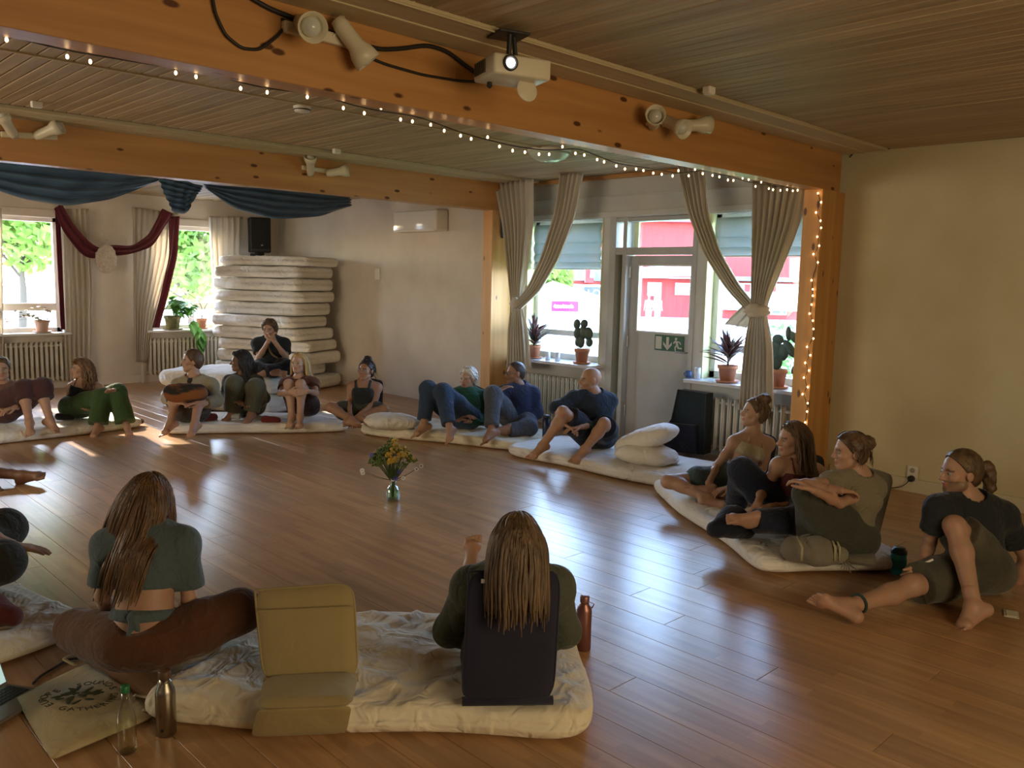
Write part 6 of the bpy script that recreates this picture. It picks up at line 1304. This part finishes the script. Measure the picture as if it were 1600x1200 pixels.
for q in (p2[-1], p2[-2], pth[1]+np.array([-.05, 0, 0]), pth[1]+np.array([-.10, 0, -.06]), c+np.array([-.03, 0, .24])): leaf_at(me_l, e, q, rng.uniform(2.6, 3.6) if q is not p2[-1] else .2, .2, .65)
e = pot(bsill(66), .10, .18, 'potted_geranium', 'straggly small leaved plant in a pale clay pot at the window', mat('pale_clay', (.50, .34, .25), .85)); c = np.array(e.location); me_s = mesh('leaf', *leafmesh(.06, .05, .3), True); me_s.materials.append(mat('autumn_leaf', (.22, .20, .04), .5, (.30, .14, .04), 14))
for i in range(40):
    a = rng.uniform(0, 6.28); t = c+np.array([rng.uniform(-.55, .15) if i % 3 == 0 else rng.uniform(-.2, .14), rng.uniform(-.1, .05), .2+rng.uniform(-.05, .16)]); leaf_at(me_s, e, t, a, rng.uniform(-.3, .9), rng.uniform(.7, 1.3))
    if i % 3 == 0: obj('twig', tube([c+np.array([0, 0, .18]), (c+t)/2+np.array([0, 0, .12]), t], .0025, 5), mat('stem_brown', (.10, .10, .04)), e)
# ================================================================== outdoors
M_GRAV = mat('pale_gravel', (.44, .43, .39), .95, (.52, .51, .47), 3, .3, 30); M_GRASS = mat('lawn_grass', (.13, .25, .05), .9, (.22, .36, .08), 1.2, .4, 50)
obj('ground', box2((-60, BACK+.35, -.9), (W+.32, 90, -.55)), M_GRAV, kind='structure')
obj('ground', box2((W+.33, -60, -.9), (130, 140, -.70)), M_GRAV, kind='structure')
obj('lawn', box2((W+2, -5, -.70), (W+9, 14, -.66)), M_GRASS, kind='structure')
# red timber barn across the yard
M_RED = mat('falu_red_boards', (.27, .032, .03), .9, (.33, .045, .04), 2, .5, 6, stretch=(6, 6, .4)); M_TRIM = mat('white_barn_trim', (.8, .8, .76), .8); M_ROOF = mat('slate_roof', (.11, .125, .17), .85, (.15, .165, .21), 3); M_PANE = mat('dark_window_pane', (.10, .11, .13), .2)
BD = 62.0; b0 = PD(1030, 482, BD); fx = nz3(np.array([_r[0], _r[1], 0])); fy = nz3(np.array([_f[0], _f[1], 0])); gz = -.70
e = empty('barn', (b0[0], b0[1], gz), 'large red timber barn with white trim across the yard', 'building')
def on_barn(px, py):                        # pixel on the barn front
    r = ray(px, py); t = ((b0-CP) @ fy)/(r @ fy); return CP+r*t
Rb = np.stack([fx, fy, [0, 0, 1]], 1)
def bbox(pa, pb, t, m, name, off=0.0, par=None):
    A, B = on_barn(*pa), on_barn(*pb); c = (A+B)/2; wdt = abs((B-A) @ fx); h = abs(B[2]-A[2]); return obj(name, box(c-fy*(off-t/2), (wdt, t, h), R=Rb), m, par or e)
z0 = on_barn(1030, 484)[2]
A = on_barn(862, 484); Bq = on_barn(1330, 352); c = (A+Bq)/2; wdt = (Bq-A) @ fx; hgt = Bq[2]-gz
obj('wall', box(np.array([c[0], c[1], gz+hgt/2])+fy*4, (wdt, 8, hgt), R=Rb), M_RED, e)
RV = [np.array([*(c-fx*(wdt/2+.6)-fy*.8)[:2], gz+hgt-.1]), np.array([*(c+fx*(wdt/2+.6)-fy*.8)[:2], gz+hgt-.1])]
obj('roof', (lambda V: (V, [(0, 1, 3, 2), (2, 3, 5, 4), (0, 2, 4), (1, 5, 3), (0, 4, 5, 1)]))([RV[0], RV[1], RV[0]+fy*4.8+np.array([0, 0, 2.4]), RV[1]+fy*4.8+np.array([0, 0, 2.4]), RV[0]+fy*9.6, RV[1]+fy*9.6]), M_RED, e)
def bwin(pa, pb, cols, rows):
    f_ = bbox(pa, pb, .15, M_TRIM, 'window', .15); A, B = on_barn(*pa), on_barn(*pb)
    for i in range(cols):
        for j in range(rows):
            u0, u1 = (i+.14)/cols, (i+.86)/cols; v0, v1 = (j+.14)/rows, (j+.86)/rows
            p = lambda u, v: (pa[0]+(pb[0]-pa[0])*u, pa[1]+(pb[1]-pa[1])*v); bbox(p(u0, v0), p(u1, v1), .05, M_PANE, 'pane', .20, f_)
bwin((1055, 442), (1078, 461), 2, 2); bwin((1012, 441), (1022, 462), 1, 2); bwin((1204, 466), (1220, 492), 1, 2); bwin((1222, 466), (1228, 492), 1, 2); bwin((1122, 446), (1134, 454), 1, 1)
bbox((1022, 441), (1032, 484), .12, M_PANE, 'door', .12)
# balcony with white railing
bbox((985, 432), (1090, 436), 1.6, M_TRIM, 'balcony_floor', 1.6); bbox((985, 416), (1090, 418), .1, M_TRIM, 'railing_top', 1.6)
for i in range(34): bbox((987+3.0*i, 418), (988.6+3.0*i, 432), .06, M_TRIM, 'baluster', 1.58)
bbox((1095, 431), (1245, 441), 1.2, M_ROOF, 'porch_roof', 1.2); bbox((1095, 441), (1245, 486), .1, M_TRIM, 'porch_wall', .6)
for q in (1115, 1160, 1200): bbox((q, 444), (q+8, 456), .08, M_RED, 'porch_panel', .68)
# second building with slate roof, red gable and dark panelled door
e2 = empty('annex', (0, 0, 0), 'barn wing with slate roof, red dormer and dark lettered gate', 'building'); e_old = e
BD2 = 46.0; b0_keep = b0
b0 = PD(910, 500, BD2); e2.location = (b0[0], b0[1], gz); e = e2
A = on_barn(845, 490); Bq = on_barn(975, 440); c = (A+Bq)/2; wdt = (Bq-A) @ fx; hgt = Bq[2]-gz
obj('wall', box(np.array([c[0], c[1], gz+hgt/2])+fy*3, (wdt, 6, hgt), R=Rb), M_RED, e2)
T = on_barn(910, 385)[2]; rl = c-fx*(wdt/2+.3)-fy*.5; rr_ = c+fx*(wdt/2+.3)-fy*.5
obj('roof', (lambda V: (V, [(0, 1, 3, 2), (2, 3, 5, 4), (0, 2, 4), (1, 5, 3), (0, 4, 5, 1)]))([np.array([*rl[:2], gz+hgt]), np.array([*rr_[:2], gz+hgt]), np.array([*(rl+fy*3.5)[:2], T]), np.array([*(rr_+fy*3.5)[:2], T]), np.array([*(rl+fy*7)[:2], gz+hgt]), np.array([*(rr_+fy*7)[:2], gz+hgt])]), M_ROOF, e2)
bbox((913, 414), (925, 442), 1.5, M_RED, 'dormer', 1.0); bbox((920, 416), (926, 434), .1, M_TRIM, 'dormer_window', 1.1)
bbox((896, 444), (947, 490), .1, M_TRIM, 'gate_surround', .1); bbox((899, 448), (911, 488), .1, M_PANE, 'gate_window', .16); bbox((913, 448), (944, 488), .1, mat('slate_gate', (.07, .08, .12), .8), 'gate', .16)
cu = bpy.data.curves.new('lettering', 'FONT'); cu.body = 'LOVE'; cu.size = .55; cu.extrude = .01; cu.align_x = 'CENTER'; cu.align_y = 'CENTER'; o = text_mesh(cu, 'lettering', M_TRIM); o.parent = e2
q = on_barn(936, 459)-fy*.2; o.matrix_local = wmat(e2).inverted() @ Matrix(((fx[0], 0, -fy[0], q[0]), (fx[1], 0, -fy[1], q[1]), (0, 1, 0, q[2]), (0, 0, 0, 1)))
# white party tent with pink banner
b0 = PD(890, 520, 24.0); e3_ = empty('party_tent', (b0[0], b0[1], gz), 'white party tent with pink banner outside the window', 'tent'); e = e3_
def tent_pt(px, py, dd=0.0): return on_barn(px, py)+fy*dd
L0, R0, ap = on_barn(800, 470), on_barn(936, 463), on_barn(868, 440)
def gd(p): return np.array([p[0], p[1], gz])
obj('canopy', (lambda V: thick((V, [(0, 1, 4), (1, 3, 4), (3, 2, 4), (2, 0, 4)]), .03))([L0, R0, L0+fy*3, R0+fy*3, ap+fy*1.5]), mat('white_tent_cloth', (.62, .62, .61), .8), e3_)
obj('side_wall', thick(([L0, R0, gd(R0), gd(L0)], [(0, 1, 2, 3)]), .03), mat('white_tent_cloth', (.82, .82, .80)), e3_)
for p in (L0, R0, L0+fy*3, R0+fy*3): obj('leg', tube([gd(p), p], .03, 6), M_TRIM, e3_)
bn = bbox((862, 470), (903, 487), .03, mat('pink_banner', (.40, .015, .09), .8), 'banner', .08); obj('banner_lettering', join(*[tube(smooth_path([on_barn(866+4.2*i, 480)-fy*.13, on_barn(867+4.2*i, 475+(i % 3))-fy*.13, on_barn(869+4.2*i, 481)-fy*.13], 8), .035, 5) for i in range(7)]), M_TRIM, bn)
b0 = b0_keep; e = e_old
# two people far out on the yard
def walker(px, py, label, shirt_c, leg_c):
    d_ = 50.0; b = PD(px, py, d_); s = 1.0; foot = np.array([b[0], b[1], gz]); F = Field(); up = np.array([0, 0, 1.0])
    e = empty('person', foot, label, 'person', 'people out on the yard')
    for sg_ in (-1, 1): F.cone(foot+fx*sg_*.09+up*.08, foot+fx*sg_*.08+up*.9, .055, .085, .03); F.cone(foot+fx*sg_*.09+up*.04, foot+fx*sg_*.09+up*.04-fy*.15, .04, .035, .02); F.cone(foot+fx*sg_*.20+up*1.42, foot+fx*sg_*.27+up*.85, .05, .035, .03)
    F.ell(foot+up*1.2, (.17, .11, .33), Rb, .05); F.cone(foot+up*1.45, foot+up*1.58, .055, .05, .03); F.ell(foot+up*1.68, (.08, .1, .12), Rb, .02)
    V, Q = F.mesh(.03); link('body', fast_mesh('body', [(V-foot, Q)], skin_mat(), np.tile(np.array(SK), (len(V), 1))), None, e)
    G_ = Field(); G_.ell(foot+up*1.2, (.20, .14, .32), Rb, .05); V, Q = G_.mesh(.03); link('shirt', fast_mesh('shirt', [(V-foot, Q)], shirt_c), None, e)
    G_ = Field(); [G_.cone(foot+fx*sg_*.09+up*.45, foot+fx*sg_*.08+up*.92, .09, .11, .03, True) for sg_ in (-1, 1)]; V, Q = G_.mesh(.03); link('shorts', fast_mesh('shorts', [(V-foot, Q)], leg_c), None, e)
walker(1013, 492, 'distant person in white standing on the yard beside another', mat('white_shirt_far', (.8, .8, .8), .9), mat('pale_far', (.7, .68, .6), .9)); walker(1027, 492, 'distant person in white shirt and blue shorts on the yard', mat('white_shirt_far', (.8, .8, .8)), mat('blue_far', (.25, .32, .42), .9))
# trees and shrubs with leaf clumps
def tree(c, h, r, trunk, label, n, m, seed, lz=.35, name='tree', cat='tree', leaf=.16):
    e = empty(name, c, label, cat, 'trees and shrubs outside'); rng = np.random.RandomState(seed); c = np.array(c, float)
    pr = [tube([c, c+np.array([.1, 0, trunk*.6]), c+np.array([0, .1, trunk+h*.4])], [.16*h/6, .12*h/6, .05*h/6], 8)]
    for i in range(7): a = rng.uniform(0, 6.28); pr.append(tube([c+np.array([0, 0, trunk*.8+i*.1*h/3]), c+np.array([r*.7*math.cos(a), r*.7*math.sin(a), trunk+h*.5*rng.uniform(.3, 1)])], [.06*h/6, .02*h/6], 6))
    obj('trunk', join(*pr), mat('bark', (.09, .065, .045), .95), e)
    D = rng.normal(size=(n, 3)); D /= np.linalg.norm(D, axis=1, keepdims=True); ctr = c+np.array([0, 0, trunk+h/2]); Pp = ctr+D*np.array([r, r, h/2])*(rng.uniform(.25, 1, (n, 1))**.5)*(1+.18*np.sin(5*D[:, :1]+seed))
    A = rng.normal(size=(n, 3)); A /= np.linalg.norm(A, axis=1, keepdims=True); B = np.cross(A, rng.normal(size=(n, 3))); B /= np.linalg.norm(B, axis=1, keepdims=True); s = leaf*rng.uniform(.6, 1.3, (n, 1))
    V = np.stack([Pp-A*s, Pp+B*s*.55, Pp+A*s, Pp-B*s*.55], 1).reshape(-1, 3); Q = np.arange(4*n).reshape(n, 4); off = np.array(e.location); o = link('crown', fast_mesh('crown', [(V-off, Q)], m), None, e); o['kind'] = 'stuff'
def leafm(name, c1, c2): 
    m = cloth(name, c1, c2, .1, 5, transl=.45); return m
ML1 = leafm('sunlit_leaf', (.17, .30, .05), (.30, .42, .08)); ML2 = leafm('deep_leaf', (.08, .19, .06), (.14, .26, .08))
tree((7.7, 31, -.55), 5.2, 2.5, 2.6, 'broad leafy tree beyond the first back window', 5200, ML1, 1, leaf=.22); tree((13.3, 31, -.55), 5.4, 2.5, 1.5, 'bushy leafy tree beyond the second back window', 5200, ML1, 2, leaf=.22)
sp = PD(858, 425, 30.0); tree((sp[0], sp[1], gz), 2.6, .75, 1.4, 'small bright tree behind the white tent', 1800, ML1, 4, leaf=.16)
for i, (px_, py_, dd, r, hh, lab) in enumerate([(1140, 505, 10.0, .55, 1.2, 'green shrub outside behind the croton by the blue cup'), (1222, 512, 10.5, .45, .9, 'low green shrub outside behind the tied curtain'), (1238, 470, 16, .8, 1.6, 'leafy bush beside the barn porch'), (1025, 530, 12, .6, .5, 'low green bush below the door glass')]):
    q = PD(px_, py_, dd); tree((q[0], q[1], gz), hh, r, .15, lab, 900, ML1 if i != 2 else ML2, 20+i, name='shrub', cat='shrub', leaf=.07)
# timber rail outside the lower panes of the door bay
for y0_, y1_, lab in ((6.3, 7.35, 'grey timber rail outside the window beside the post'), (3.7, 4.8, 'grey timber rail outside the window behind the curtain')):
    e = empty('timber_rail', (W+.75, (y0_+y1_)/2, -.6), lab, 'rail', 'timber rails outside'); MR = mat('weathered_timber', (.34, .33, .31), .9, (.42, .41, .38), 5)
    obj('top_rail', rbox((W+.75, (y0_+y1_)/2, 1.08), (.16, y1_-y0_, .04), .005), MR, e); obj('brace', join(tube([(W+.75, y0_+.1, 1.06), (W+.75, y0_+.32, .4)], .03, 6), tube([(W+.75, y1_-.1, 1.06), (W+.75, y1_-.32, .4)], .03, 6)), MR, e); obj('post', join(box2((W+.71, y0_+.3, -.7), (W+.79, y0_+.38, 1.06)), box2((W+.71, y1_-.38, -.7), (W+.79, y1_-.3, 1.06))), MR, e)
